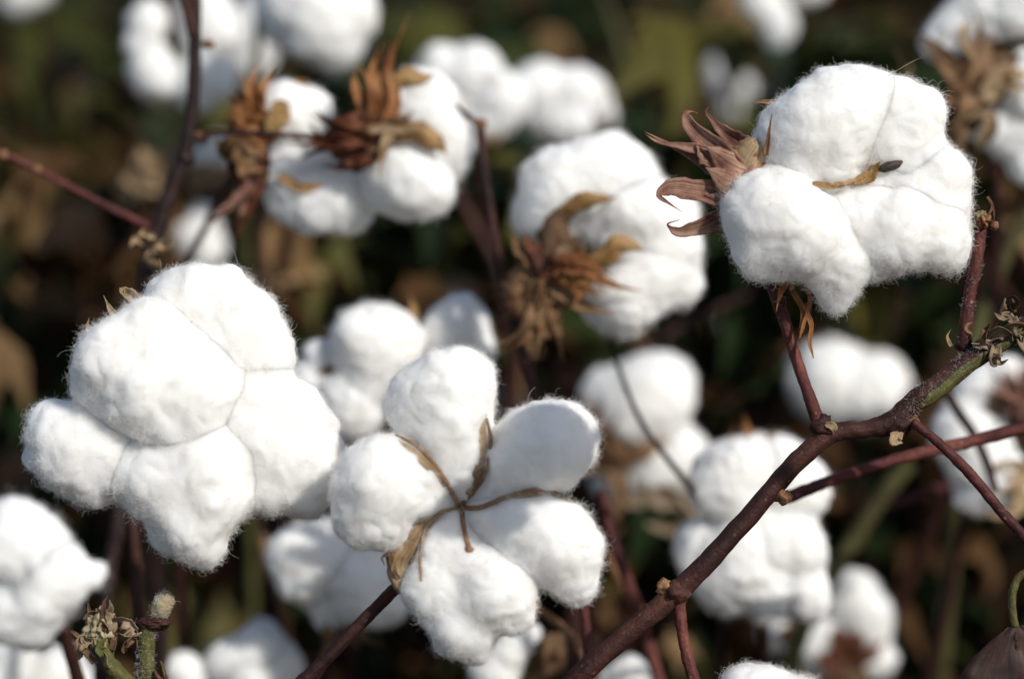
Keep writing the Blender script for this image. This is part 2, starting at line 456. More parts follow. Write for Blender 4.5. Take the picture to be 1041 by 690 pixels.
# ------------------------------------------------------------------ one boll
BG = 'cotton bolls open on the plants'
_seed = [0]
class Boll:
    def __init__(s, label, d, locks, level=6, fuzz=1.0, lump=1.0, stalk=True, name='cotton_boll', group=BG, base=None, fillet=6.0):
        s.d = d; s.u = K * d
        allb = [b for l in locks for b in l]
        cx = np.mean([b[0] for b in allb]); cy = np.mean([b[1] for b in allb])
        bx, by = base if base else (cx, cy + 10)
        s.org = pt(bx, by, d, -25)
        s.o = thing(name, label, 'cotton boll', s.org, group)
        V, F, off = [], [], 0
        every = [(np.array([pt(b[0], b[1], d, b[3] if len(b) > 3 else 0) for b in l]), np.array([b[2] * s.u for b in l])) for l in locks]
        rmb = float(np.mean([np.average(e[1], weights=e[1]) for e in every])); sdb = _seed[0] + 1
        for li, l in enumerate(locks):
            _seed[0] += 1; sd = _seed[0]
            cs, rs = every[li]
            oth = [e for k, e in enumerate(every) if k != li]
            oth = (np.vstack([e[0] for e in oth]), np.concatenate([e[1] for e in oth])) if oth else None
            p, f = lock_shape(cs, rs, level, sd, lump, oth, fillet * s.u, rmb, sdb)
            lo = mesh_obj('cotton_lock', p, f, MAT['cotton'], s.o, s.org)
            V.append(p); F.append(f + off); off += len(p)
            if fuzz > 0:
                _n, ar = vnormals(p, f)
                cnt = int(ar.sum() * 1e6 * (7.0 if level >= 7 else 3.2) * fuzz)
                L = 0.0022 if level >= 7 else 0.0024
                fuzz_obj('fibre_fuzz', p, f, cnt, L, 0.000023 if level >= 7 else 0.000032, lo, s.org, MAT['fuzz'], sd)
        V = np.vstack(V); F = np.vstack(F)
        s.bvh = BVHTree.FromPolygons(V.tolist(), F.tolist())
        if stalk:
            p0 = pt(cx, cy, d, -20)
            q = p0 + np.array([rng.uniform(-0.02, 0.02), 0.03, -0.10]); q2 = q + np.array([rng.uniform(-0.05, 0.05), 0.05, -0.14])
            q3 = np.array([q2[0] + rng.uniform(-.05, .05), q2[1] + 0.03, 0.0])
            tube_obj('stalk', [p0, q, q2, q3], [0.0017, 0.002, 0.003, 0.005], MAT['stem'], s.o, s.org, seed=_seed[0], sides=8)
    def on(s, px, py, lift=0.0):
        """point on the cotton seen at (px, py), lifted a little off it; falls back to the middle of the boll"""
        a = pt(px, py, s.d, 0) - EYE; a /= np.linalg.norm(a)
        h = s.bvh.ray_cast(Vector(EYE), Vector(a))
        if h[0] is None: return pt(px, py, s.d, lift)
        return np.array(h[0]) - a * lift * s.u
    def blades(s, name, mat, *specs):
        """spec: (points, width px, profile, extras)"""
        out = []
        for k, sp in enumerate(specs):
            pts, w = sp[0], sp[1]
            prof = sp[2] if len(sp) > 2 else 'tooth'
            ex = dict(sp[3]) if len(sp) > 3 else {}
            lay = ex.pop('lay', None)
            P = [s.on(q[0], q[1], lay) if lay is not None else pt(q[0], q[1], s.d, (q[2] if len(q) > 2 else 0) + 0.7 * k) for q in pts]
            out.append(dict(pts=P, w=w * s.u, prof=prof, seed=k + int(pts[0][0]), **ex))
        return blades_obj(name, out, MAT[mat], s.o, s.org)
    def ridge(s, pts, r, mat='ridge', lift=1.5):
        P = [s.on(q[0], q[1], lift) for q in pts]
        return tube_obj('carpel_edge', P, np.array(r) * s.u, MAT[mat], s.o, s.org, seed=int(pts[0][0]), lump=0.18, sides=10)

# ================================================================== THE THREE SHARP BOLLS
def tuft(B, name, mat, base, a0, a1, n, length, w, dz, seed, prof='spike'):
    rg = np.random.default_rng(seed); sp = []
    for k in range(n):
        a = R(a0 + (a1 - a0) * (k + rg.uniform(0.1, .9)) / n); l = length * rg.uniform(.6, 1.15); c = rg.uniform(-.5, .5)
        x, y = base[0] + rg.uniform(-4, 4), base[1] + rg.uniform(-4, 4); P = [(x, y, dz)]
        for q in range(4):
            a += c * rg.uniform(.1, .7) * (1 + q * .4); x += math.cos(a) * l / 4; y -= math.sin(a) * l / 4
            P.append((x, y, dz + rg.uniform(-4, 8) + 5 * math.sin(q)))
        sp.append((P, w * rg.uniform(.7, 1.3), prof, dict(roll=rg.uniform(-.7, .7), twist=rg.uniform(-1, 1))))
    return B.blades(name, mat, *sp)

# big boll on the left
def knobbly(lock, rg, n=3, lo=.42, hi=.6, reach=.55):
    out = list(lock)
    for b in lock:
        for _ in range(n):
            a = rg.uniform(0, 6.28); e = rg.uniform(-.3, 1.0)
            out.append((b[0] + math.cos(a) * b[2] * reach, b[1] + math.sin(a) * b[2] * reach, b[2] * rg.uniform(lo, hi), (b[3] if len(b) > 3 else 0) + e * b[2] * .5))
    return out
_rh = np.random.default_rng(21)
kn = lambda locks: [knobbly(l, _rh, 2, .44, .56, .52) for l in locks]
L = Boll('largest fluffy white boll at the left, its locks closed into a knobbly mass', 0.668, ([
    [(196, 302, 36, -14), (168, 306, 24, -18), (228, 306, 30, -16), (240, 330, 42, -12), (264, 356, 36, -18), (225, 345, 34, -6), (228, 285, 16, -18)],
    [(155, 338, 34, 24), (122, 366, 42, 26), (105, 392, 26, 22), (150, 398, 44, 30), (192, 368, 34, 22), (202, 402, 38, 26), (180, 425, 30, 26), (222, 385, 26, 10), (170, 375, 38, 28)],
    [(62, 440, 34, 0), (80, 462, 42, 4), (105, 448, 34, 6), (92, 490, 25, 2), (48, 462, 22, -2), (115, 475, 30, 2)],
    [(208, 470, 44, 14), (165, 488, 42, 12), (140, 478, 32, 4), (218, 505, 38, 14), (190, 525, 36, 12), (205, 548, 26, 10), (170, 540, 18, 2), (209, 564, 10, 8), (232, 468, 30, 2)],
    [(262, 405, 36, -8), (295, 425, 38, -14), (258, 440, 38, -4), (290, 462, 38, -10), (318, 475, 30, -18), (275, 492, 32, -12), (308, 502, 27, -20), (335, 470, 20, -28), (322, 440, 22, -22), (240, 415, 30, -10)],
]), level=7, base=(140, 520), stalk=False, fillet=7.5)
L.blades('carpel', 'tan', ([(120, 330, -20), (108, 312, -20), (103, 300, -14)], 10, 'tooth'), ([(140, 320, -22), (132, 303, -24), (122, 295, -18), (126, 303, -10)], 12, 'scoop'),
         ([(90, 345, -20), (86, 332, -20), (88, 322, -18)], 8, 'tooth'), ([(80, 400, -10), (68, 385, -10), (64, 376, -8)], 9, 'tooth'))
L.blades('bract', 'orange', ([(250, 480, -60), (275, 515, -60), (320, 530, -58)], 12, 'strip'))

# open boll facing the camera
F = Boll('wide open white boll facing the camera with five locks spread like a star', 0.655, [
    [(468, 388, 34, 0), (430, 408, 39, -6), (455, 400, 43, 4), (454, 430, 44, 0), (461, 456, 37, -4), (467, 478, 27, -8), (468, 497, 15, -12)],
    [(556, 453, 46, 4), (575, 447, 33, -4), (535, 462, 40, 2), (517, 476, 33, -4), (500, 492, 23, -8), (485, 505, 14, -12)],
    [(560, 548, 44, 10), (579, 560, 33, 4), (582, 588, 25, 2), (530, 535, 40, 2), (507, 526, 28, -4), (488, 519, 16, -10), (590, 607, 9, 0)],
    [(503, 600, 42, 14), (445, 598, 35, 0), (470, 634, 35, 6), (480, 655, 16, 4), (479, 664, 9, 2), (452, 562, 28, -4), (480, 568, 28, 4), (464, 536, 18, -6), (425, 592, 19, -10), (525, 622, 20, 6)],
    [(386, 490, 47, 14), (412, 478, 35, 6), (425, 490, 33, 0), (376, 520, 38, 8), (392, 538, 20, 0), (446, 504, 18, -10)],
], level=7, base=(405, 590), stalk=False, fillet=4.0)
F.ridge([(466, 514), (455, 492), (440, 470), (422, 452), (402, 442)], [2.2, 2.4, 2.4, 2.0, 1.2])
F.ridge([(468, 514), (482, 498), (494, 478), (499, 450), (495, 425)], [2.4, 2.8, 2.6, 2.2, 1.2])
F.ridge([(468, 516), (490, 515), (515, 505), (545, 498), (565, 500), (580, 510)], [2.4, 2.8, 2.8, 2.5, 2.0, 1.0])
F.ridge([(469, 516), (471, 532), (474, 548), (477, 557)], [2.4, 2.6, 2.4, 2.8])
F.ridge([(465, 516), (450, 520), (434, 535), (428, 560), (428, 590)], [2.0, 2.2, 2.2, 2.2, 1.4], 'tan')
F.blades('carpel', 'tan', ([(476, 503), (486, 478), (490, 452), (491, 432), (495, 420)], 11, 'scoop', dict(lay=2.0, cup=0.05, rag=0.2)))
F.blades('carpel', 'tan', ([(452, 494), (435, 473), (418, 457), (404, 446)], 8, 'scoop', dict(lay=1.5, cup=0.05, rag=0.2)))
F.blades('carpel', 'tan', ([(515, 507), (540, 502), (562, 502), (582, 511)], 7, 'scoop', dict(lay=1.5, cup=0.05, rag=0.2)))
F.blades('carpel', 'tan', ([(440, 530, 0), (424, 552, 4), (410, 575, 2), (414, 598, 4), (418, 606, 4)], 36, 'scoop', dict(cup=-0.25)))
F.blades('bract', 'brown', ([(405, 588, -4), (398, 575, 0), (396, 562, 2), (389, 566, 2), (391, 574, 6)], 4, 'strip'), ([(408, 592, 0), (402, 580, 6), (402, 566, 8)], 6, 'tooth'),
         ([(412, 590, 4), (420, 604, 8), (417, 612, 10)], 8, 'tooth'))
for k, (x, y) in enumerate([(477, 558)]):
    blob_obj('carpel_tip', F.on(x, y, 1.5), np.array([4.5, 3.2, 3]) * F.u, MAT['ridge'], F.o, F.org, seed=k, lump=0.3, level=3)

# boll upper right with its bur turned to the left
Rr = Boll('sharp white boll showing a dark seed, with purplish toothed bracts at its side', 0.668, kn([
    [(825, 132, 44, 14), (850, 118, 44, 12), (872, 104, 36, 6), (803, 142, 36, 6), (845, 158, 28, 12), (828, 160, 22, 14), (852, 182, 24, -8)],
    [(922, 122, 38, -6), (900, 110, 34, -10), (905, 150, 36, -6), (925, 148, 30, -8)],
    [(955, 182, 34, -6), (930, 200, 34, -4), (962, 205, 26, -8), (905, 196, 22, -2), (880, 190, 14, 0)],
    [(905, 238, 42, 10), (945, 238, 38, 4), (880, 225, 32, 12), (868, 205, 22, 0), (965, 255, 22, 0), (885, 262, 24, 6)],
    [(770, 215, 40, 20), (790, 222, 46, 28), (815, 240, 44, 26), (842, 265, 32, 16), (846, 292, 20, 10), (848, 308, 11, 6), (780, 250, 36, 18)],
]), level=7, base=(795, 285), stalk=False, fillet=7.0)
Rr.ridge([(832, 186), (850, 187), (868, 184), (884, 178)], [1.5, 3.0, 3.0, 1.5], 'gold', 0.5)
Rr.blades('carpel', 'gold', ([(868, 188), (882, 181), (890, 172), (895, 164)], 13, 'scoop', dict(lay=4, roll=0.5)), ([(826, 186), (845, 189), (868, 187)], 7, 'scoop', dict(lay=2)))
sd = blob_obj('seed', Rr.on(905, 169, 1.0), np.array([13, 5, 5]) * Rr.u, MAT['seed'], Rr.o, Rr.org, seed=3, lump=0.12, level=4,
              rot=np.stack([RIGHT * .95 + UP * .3, UP * .95 - RIGHT * .3, -FWD]))
Rr.blades('carpel', 'tan', ([(762, 185, 14), (757, 172, 24), (768, 150, 26), (778, 140, 18)], 34, 'scoop', dict(cup=-0.3)))
Rr.blades('carpel', 'ridge', ([(776, 160, 30), (778, 140, 36), (781, 118, 38)], 8, 'tooth', dict(roll=0.5)), ([(790, 104, -8), (776, 103, -6), (762, 105, -4)], 7, 'tooth'))
PL = [([(765, 195, 4), (735, 178, 8), (700, 158, 8), (655, 134, 4)], 30), ([(765, 188, 8), (735, 170, 16), (705, 152, 14), (662, 142, 12), (655, 137, 12)], 24, 'spike'),
      ([(760, 190, 10), (735, 160, 18), (712, 140, 14), (699, 124, 8), (697, 116, 5), (703, 114, 3), (709, 116, 2)], 30, 'spike', dict(twist=0.5)),
      ([(768, 172, 2), (752, 148, 4), (736, 136, 2), (726, 124, 0), (718, 112, 0), (721, 109, 0)], 26, 'spike', dict(twist=0.4)),
      ([(765, 180, 6), (738, 168, 10), (715, 148, 10), (705, 140, 8)], 30, 'scoop'),
      ([(768, 205, 6), (740, 205, 14), (705, 196, 12), (676, 194, 10), (670, 199, 10), (680, 208, 12), (692, 216, 14)], 36, 'spike', dict(twist=-0.4)),
      ([(765, 210, 4), (735, 222, 8), (705, 234, 8), (684, 234, 6), (678, 229, 6), (690, 224, 8)], 28, 'spike', dict(twist=0.5)),
      ([(760, 232, 2), (735, 234, 4), (705, 238, 4), (692, 240, 4)], 12),
      ([(780, 180, 12), (750, 172, 20), (715, 150, 18)], 46, 'scoop', dict(cup=-0.15)), ([(780, 208, 8), (750, 205, 16), (715, 200, 12)], 38, 'scoop', dict(cup=-0.15)), ([(778, 195, 10), (745, 188, 22), (715, 172, 18)], 36, 'scoop', dict(cup=-0.1)), ([(780, 220, 6), (752, 226, 10), (728, 230, 8)], 26, 'scoop', dict(cup=-0.1))]
Rr.blades('bract', 'plum', *PL)
Rr.blades('bract', 'orange', ([(802, 288, -10), (812, 305, 0), (824, 332, 6), (822, 346, 8), (826, 364, 8)], 5, 'strip'),
          ([(800, 285, -10), (808, 300, -4), (816, 318, 0), (812, 336, 2)], 5, 'strip'), ([(806, 286, -6), (822, 300, 2), (816, 330, 4), (812, 345, 4)], 4, 'strip'),
          ([(800, 285, -4), (792, 300, 4), (788, 318, 6)], 9, 'tooth'), ([(884, 276, 0), (888, 284, 2), (908, 288, 2)], 5, 'tooth'))
fs = catmull([Rr.on(902, 78, 1), pt(922, 66, Rr.d, 4), pt(950, 52, Rr.d, 0)], 12)
tube_obj('stray_fibre', fs, np.full(12, 0.00006), MAT['tan'], Rr.o, Rr.org, sides=5)

# added boll, unseen outside the frame, placed sunward to shade the open boll
def toward_sun(px, py, dd, t):
    q = pt(px, py, dd) + SUN * t - EYE
    z = q @ FWD; return q @ RIGHT / (K * z) + 520.5, 345 - q @ UP / (K * z), z
sx, sy, sz = toward_sun(505, 470, .645, 0.25)
g_ = .645 / sz
Boll('added white boll, unseen outside the frame, put there to shade the star shaped boll', sz, [
    [(sx + 48 * g_, sy - 20 * g_, 46 * g_, 0), (sx + 84 * g_, sy - 12 * g_, 28 * g_, 4)], [(sx - 12 * g_, sy + 28 * g_, 26 * g_, 6), (sx + 14 * g_, sy + 50 * g_, 20 * g_, 4)]], level=5, fuzz=0.2, stalk=False)

SHADE_BOLL = bpy.data.objects['cotton_boll.003']
oc = np.array(SHADE_BOLL.location)
tube_obj('stalk', [oc, oc + RIGHT * .05 + UP * .03, oc + RIGHT * .14 - UP * .06, np.array([oc[0] + .2, oc[1] + .02, 0])], [.0016, .002, .0025, .004], MAT['stem'], SHADE_BOLL, oc, sides=8)  # stalk added to carry the unseen shading boll

# bottom edge, sharp
Boll('fuzzy top of a white boll cut off by the bottom edge of the photo', 0.665, [
    [(768, 708, 36, 0), (745, 722, 30, 0), (795, 716, 30, 0)], [(820, 722, 32, -4), (790, 745, 45, 0)]], level=7, fuzz=0.9)

# ================================================================== SOFT BOLLS OF THE MIDDLE DISTANCE
M = Boll('white boll in the middle with a dry orange bur and a hanging brown bract', 0.775, kn([
    [(575, 192, 44, 6), (605, 180, 40, 8), (632, 180, 34, 0), (560, 215, 36, 0), (624, 150, 17, 0), (545, 225, 22, -4)],
    [(655, 220, 42, 6), (680, 250, 34, 0), (632, 235, 28, 8), (685, 220, 26, -4), (610, 232, 22, 8)],
    [(636, 300, 40, 10), (660, 282, 36, 12), (690, 290, 24, 0), (620, 312, 26, 0)]]), level=6, fuzz=0.8, base=(562, 275), stalk=False)
M.blades('carpel', 'gold', ([(563, 235, 40), (580, 212, 56), (600, 206, 60), (626, 204, 58)], 20, 'scoop', dict(cup=-0.3)), ([(590, 275, 50), (612, 262, 58), (632, 250, 60), (655, 258, 54)], 22, 'scoop', dict(cup=-0.3)))
M.blades('carpel', 'brown', ([(565, 275, 40), (563, 250, 46), (568, 225, 50), (590, 215, 54)], 34, 'scoop', dict(cup=-0.2)), ([(570, 285, 40), (580, 260, 48), (585, 240, 50)], 34, 'scoop'))
M.blades('bract', 'orange', ([(572, 262, 52), (582, 285, 60), (590, 305, 58)], 34, 'scoop', dict(cup=-0.1)), ([(575, 275, 50), (600, 282, 58), (625, 292, 62), (655, 298, 60)], 17), ([(580, 268, 54), (592, 290, 58), (612, 308, 58)], 16), ([(582, 262, 56), (600, 270, 60), (622, 284, 62)], 13),
         ([(578, 270, 50), (588, 295, 56), (580, 315, 56)], 17))
M.blades('bract', 'caramel', ([(562, 268, 32), (552, 300, 40), (556, 345, 36)], 84, 'scoop', dict(cup=-0.12)), ([(560, 270, 30), (545, 296, 36), (532, 330, 32)], 62, 'scoop', dict(cup=-0.1)), ([(560, 278, 34), (548, 300, 38), (538, 325, 34), (535, 358, 30)], 34), ([(562, 278, 34), (560, 305, 38), (566, 335, 36), (572, 370, 30)], 30), ([(558, 276, 32), (545, 290, 34), (530, 310, 30), (526, 335, 28)], 24),
         ([(562, 280, 36), (552, 305, 40), (550, 335, 36), (548, 362, 32)], 26), ([(560, 272, 30), (540, 262, 28), (526, 250, 24), (520, 240, 20)], 34), ([(560, 275, 30), (535, 280, 28), (524, 268, 24)], 26))
M.blades('bract', 'maroon', ([(562, 280, 46), (548, 262, 40), (535, 245, 34), (530, 236, 30)], 24), ([(562, 282, 46), (570, 272, 52), (580, 262, 56)], 26, 'scoop'))

U = Boll('boll with upright rusty bracts and pale carpels, upper left of centre', 0.78, [
    [(430, 108, 38, 0), (450, 132, 30, -4), (412, 100, 26, -6), (445, 150, 26, -4)],
    [(418, 186, 38, 10), (436, 196, 26, 8), (400, 168, 30, 6), (395, 190, 28, 0)],
    [(450, 160, 26, -10), (455, 140, 22, -10)]], level=6, fuzz=0.7, base=(385, 140), stalk=False)
U.blades('bract', 'orange', ([(390, 138, 30), (383, 105, 34), (380, 75, 30), (390, 45, 26)], 26), ([(392, 136, 32), (395, 100, 36), (400, 65, 34), (418, 15, 30)], 18), ([(388, 138, 30), (372, 110, 30), (362, 85, 26), (366, 70, 24)], 22),
         ([(392, 140, 34), (404, 105, 38), (398, 70, 34), (402, 40, 30)], 16), ([(385, 140, 26), (392, 110, 28), (388, 60, 24)], 30))
U.blades('bract', 'maroon', ([(390, 140, 30), (365, 130, 34), (340, 128, 32), (318, 118, 28)], 34), ([(388, 145, 32), (362, 150, 36), (335, 152, 34), (305, 165, 28)], 36), ([(385, 150, 30), (365, 165, 34), (348, 172, 30), (330, 170, 28)], 30),
         ([(392, 142, 30), (360, 142, 36), (328, 142, 30)], 50, 'scoop', dict(cup=0.1)), ([(392, 150, 30), (362, 158, 36), (338, 162, 30)], 34, 'scoop', dict(cup=0.1)))
U.blades('carpel', 'gold', ([(395, 100, 30), (412, 84, 36), (428, 84, 36), (444, 78, 32)], 17, 'scoop', dict(cup=-0.25)), ([(400, 142, 44), (425, 136, 48), (445, 148, 46), (456, 160, 42)], 22, 'scoop', dict(cup=-0.3, roll=0.3)))
U.blades('carpel', 'tan', ([(370, 140, 44), (392, 134, 48), (415, 136, 50), (440, 132, 46)], 9, 'scoop'), ([(398, 138, 48), (394, 152, 52), (390, 170, 50), (388, 190, 46)], 14, 'tooth'), ([(400, 140, 48), (392, 150, 50), (374, 160, 48)], 13, 'tooth'))

tuft(U, 'bract', 'orange', (388, 132), 72, 118, 3, 80, 26, 30, 5, 'tooth')
tuft(U, 'bract', 'maroon', (380, 145), 150, 205, 4, 84, 30, 34, 6, 'tooth')
tuft(U, 'bract', 'caramel', (396, 138), 10, 80, 3, 42, 16, 38, 8)

T = Boll('soft white boll left of the rusty bracts, behind a thin level twig', 0.787, [
    [(292, 112, 30, 4), (316, 112, 24, 0), (300, 135, 24, 0)], [(290, 172, 26, 0), (318, 168, 24, 4), (300, 150, 20, 0)],
    [(300, 196, 32, -4), (335, 198, 34, 0), (355, 208, 28, -4), (318, 212, 26, 0)]], level=6, fuzz=0.6, base=(265, 160), stalk=False)
T.blades('bract', 'orange', ([(275, 150, 20), (258, 125, 24), (245, 100, 20), (236, 92, 18)], 22), ([(278, 145, 20), (268, 115, 24), (272, 85, 20), (284, 66, 16)], 20), ([(272, 150, 20), (248, 135, 22), (228, 118, 18)], 22), ([(272, 145, 20), (255, 120, 24), (262, 95, 20)], 30, 'scoop'))
T.blades('carpel', 'gold', ([(278, 140, 30), (286, 122, 36), (292, 112, 36), (298, 108, 34)], 22, 'scoop'), ([(296, 96, 10), (306, 88, 12), (318, 92, 10)], 14, 'scoop'), ([(285, 182, 28), (310, 192, 36), (335, 190, 34)], 10, 'scoop'))
T.blades('bract', 'maroon', ([(270, 155, 20), (255, 185, 20), (250, 215, 16), (245, 240, 12)], 22), ([(272, 155, 20), (268, 190, 24), (250, 225, 20), (240, 245, 18)], 16), ([(265, 150, 16), (250, 165, 16), (248, 195, 14)], 30, 'scoop'))

tuft(T, 'bract', 'orange', (268, 128), 78, 185, 7, 56, 22, 24, 3, 'tooth')
tuft(T, 'bract', 'caramel', (262, 150), 150, 250, 4, 40, 28, 20, 4, 'scoop')
tuft(T, 'bract', 'plum', (262, 180), 228, 260, 3, 72, 18, 18, 9, 'tooth')
tuft(M, 'bract', 'orange', (572, 272), -60, 20, 5, 52, 18, 56, 2)
tuft(M, 'bract', 'caramel', (562, 285), -112, -62, 4, 84, 30, 34, 12, 'tooth')

SPEC = [
 ('smooth white boll hanging at the top edge above the rusty bracts', .93, [[(345, 12, 40, 0), (322, 26, 40, 6), (345, 48, 22, 0)], [(300, 2, 40, -6), (288, 20, 26, -8)]], .4),
 ('greyish shaded boll behind the dark forked stem, second from the top edge', 1.02, [[(262, 30, 30, 0), (255, 60, 24, 0)], [(285, -5, 30, -5)]], .35),
 ('pale boll split by the dark forked stem near the top left', .98, [[(150, 24, 21, 0), (144, 45, 15, 0)], [(155, 72, 24, 0), (165, 85, 18, 0)], [(214, 30, 31, 0), (205, 5, 25, 0)], [(214, 78, 27, 0), (200, 95, 20, 0)]], .35),
 ('shaded boll with wilted buff bracts below the fork of the dark stem', 1.0, [[(225, 155, 20, 0), (210, 165, 16, 0)], [(196, 236, 28, 0), (205, 255, 22, 0)]], .35),
 ('three-knobbed white boll just right of the rusty bracts, far behind', .97, [[(448, 76, 27, 0), (460, 95, 22, 0)], [(482, 70, 26, 4), (478, 92, 20, 0)], [(512, 104, 27, 2), (502, 122, 20, 0)], [(468, 112, 22, -4)]], .35),
 ('pale clustered boll with a brown right side, far behind the middle boll', 1.01, [[(550, 92, 30, 0), (545, 112, 20, 0)], [(588, 94, 26, 0), (600, 108, 20, -4)], [(575, 125, 24, 4), (560, 120, 22, 0)], [(606, 118, 17, 0)]], .35),
 ('white boll of round locks wedged between the large left boll and the star', .80, [[(384, 352, 44, 4), (395, 375, 34, 0)], [(360, 414, 34, 8), (345, 425, 26, 0)], [(325, 360, 16, -4)], [(315, 392, 24, -8)], [(465, 335, 33, -12), (475, 352, 26, -12)]], .5),
 ('rounded white boll with dry brown bracts behind a thin slanting twig', .91, [[(662, 402, 44, 4), (645, 415, 36, 2)], [(618, 402, 28, -4), (610, 420, 20, -6)], [(690, 468, 34, 0), (665, 480, 28, 2)], [(622, 490, 22, -4), (640, 478, 18, -4)]], .4),
 ('many-lobed white boll behind the thick maroon branch', .80, [[(742, 490, 42, 6), (760, 478, 36, 6)], [(792, 478, 36, 0), (812, 500, 32, -4)], [(716, 560, 30, 0), (708, 548, 20, 0)], [(750, 572, 44, 6), (740, 595, 30, 2), (775, 590, 30, 4)], [(795, 545, 34, 6), (812, 560, 28, 2)], [(815, 600, 28, 0), (822, 610, 20, 0)], [(778, 606, 24, 2)]], .55),
 ('pale boll low on the right with a dark open bur between its locks', .93, [[(870, 603, 25, 0), (882, 630, 27, 0)], [(828, 655, 25, 0), (835, 672, 20, 0)], [(888, 668, 22, 0)], [(862, 628, 22, -10)], [(790, 645, 17, -6)]], .35),
 ('twin-knobbed blurred white boll beneath the sharp upper right boll', .99, [[(842, 385, 40, 0), (840, 405, 28, 0)], [(890, 392, 35, 0), (885, 400, 32, 0)]], .35),
 ('white boll cut off by the top right corner, caught in brown bracts', .83, [[(1000, 8, 32, 0), (975, 28, 26, -5), (955, 45, 18, -5)], [(1034, 10, 28, 12), (1040, -10, 30, 10)], [(1042, 95, 28, 8), (1050, 75, 25, 8)], [(1025, 135, 26, -4), (1000, 120, 22, -10)], [(1045, 165, 22, 0)]], .5),
 ('white boll at the right edge behind the pinkish level branch', .83, [[(985, 440, 36, 0), (990, 470, 28, 0)], [(1000, 400, 28, -8), (1020, 385, 22, -8)], [(1012, 485, 34, -4), (995, 505, 20, -4)]], .4),
 ('faint boll hanging at the top edge left of the sharp upper right boll', 1.08, [[(774, -2, 20, 0), (785, 14, 17, 0)], [(792, 28, 17, 0), (788, 40, 11, 0)], [(822, -12, 18, 0)]], .3),
 ('small grey distant boll left of the sharp upper right boll', 1.30, [[(733, 72, 16, 0), (737, 92, 12, 0)], [(755, 90, 10, 0)], [(742, 112, 9, 0)]], .25),
 ('faint distant boll just above the sharp upper right boll', 1.24, [[(832, 70, 19, 0), (814, 82, 15, 0)], [(802, 92, 12, 0)]], .25),
 ('pale boll clipped by the top left corner', 1.25, [[(20, -4, 20, 0), (38, -8, 14, 0)]], .25),
 ('big blurred white boll at the left edge with a pointed right tip', .59, [[(15, 548, 42, 4), (38, 560, 36, 6)], [(48, 588, 40, 4), (72, 585, 24, 0), (90, 584, 13, 0), (100, 580, 7, 0)], [(28, 622, 36, 0), (5, 620, 30, 0)]], .5),
 ('shaded boll in the bottom left corner under the pointed one', .84, [[(10, 672, 28, 0), (5, 690, 30, 0)]], .4),
 ('white boll on the bottom edge left of the shrivelled bud', .86, [[(62, 686, 30, 0), (45, 695, 26, 0), (85, 695, 20, 0)]], .4),
 ('blurred round white boll below the gap between the large left boll and the star', .82, [[(318, 570, 42, 4), (335, 560, 32, 2)], [(368, 590, 40, 6), (385, 610, 28, 2)], [(345, 612, 28, -4)]], .5),
 ('ragged blurred boll on the bottom edge left of the slanting stalk', .84, [[(238, 674, 26, 0), (262, 660, 26, 0)], [(285, 678, 24, 0), (260, 690, 26, 4)], [(186, 682, 20, 0), (195, 695, 16, 0)], [(268, 640, 10, -4)]], .4),
 ('small white boll peeping out under the star shaped boll', .80, [[(518, 662, 25, 0), (538, 646, 12, 0), (505, 685, 24, 0)]], .45),
 ('small bright boll at the bottom edge under the thick maroon branch', .82, [[(640, 688, 22, 0), (620, 698, 18, 0)]], .4),
 ('dim distant boll in the shade between the two dark central stems', 1.35, [[(472, 268, 22, 0), (490, 262, 16, 0)]], .2),
 ('dim boll peeping between the locks behind the star', 1.05, [[(512, 408, 18, 0), (520, 420, 16, 0)]], .3),
 ('dim distant boll in shade right of the hanging brown bract', 1.38, [[(745, 345, 18, 0), (735, 355, 14, 0)]], .2),
]
BACK = {}
_rk = np.random.default_rng(77)
for k, (lab, d, locks, fz) in enumerate(SPEC):
    BACK[k] = Boll(lab, d, [knobbly(l, _rk) for l in locks], level=6 if d < .9 else 5, fuzz=fz, lump=1.35, fillet=5.0)
B = BACK
B[3].blades('bract', 'tan', ([(165, 190, 20), (150, 175, 24), (140, 160, 20)], 40, 'scoop'), ([(195, 190, 24), (215, 180, 28), (240, 178, 22)], 26, 'scoop'), ([(150, 200, 20), (130, 195, 16), (118, 190, 14)], 36, 'scoop'))
B[3].blades('bract', 'brown', ([(170, 205, 10), (145, 205, 12), (125, 215, 10)], 40, 'scoop'), ([(190, 200, 10), (200, 185, 14), (215, 190, 12)], 30, 'scoop'))
B[4].blades('bract', 'gold', ([(485, 130, 10), (500, 140, 14), (512, 138, 12)], 14, 'scoop'))
B[5].blades('bract', 'brown', ([(600, 130, 10), (612, 110, 14), (616, 85, 10)], 18, 'tooth'), ([(595, 125, 14), (610, 128, 18), (622, 118, 14)], 16, 'scoop'))
B[6].blades('carpel', 'gold', ([(420, 325, 0), (420, 312, 2), (416, 298, 0)], 13, 'tooth'))
B[6].blades('carpel', 'tan', ([(345, 385, 8), (335, 382, 10), (322, 400, 8)], 22, 'scoop'), ([(330, 385, 8), (345, 378, 12), (358, 382, 10)], 10, 'scoop'))
B[6].blades('carpel', 'ridge', ([(340, 430, 0), (352, 445, 4), (360, 455, 0)], 18, 'scoop'))
B[7].blades('bract', 'caramel', ([(625, 470, 20), (610, 445, 24), (600, 420, 18), (590, 400, 14)], 34), ([(630, 465, 24), (622, 440, 28), (628, 415, 22)], 30), ([(625, 475, 20), (632, 500, 24), (620, 530, 18), (628, 565, 14)], 26),
            ([(630, 470, 26), (655, 455, 34), (680, 445, 30)], 18, 'scoop'))
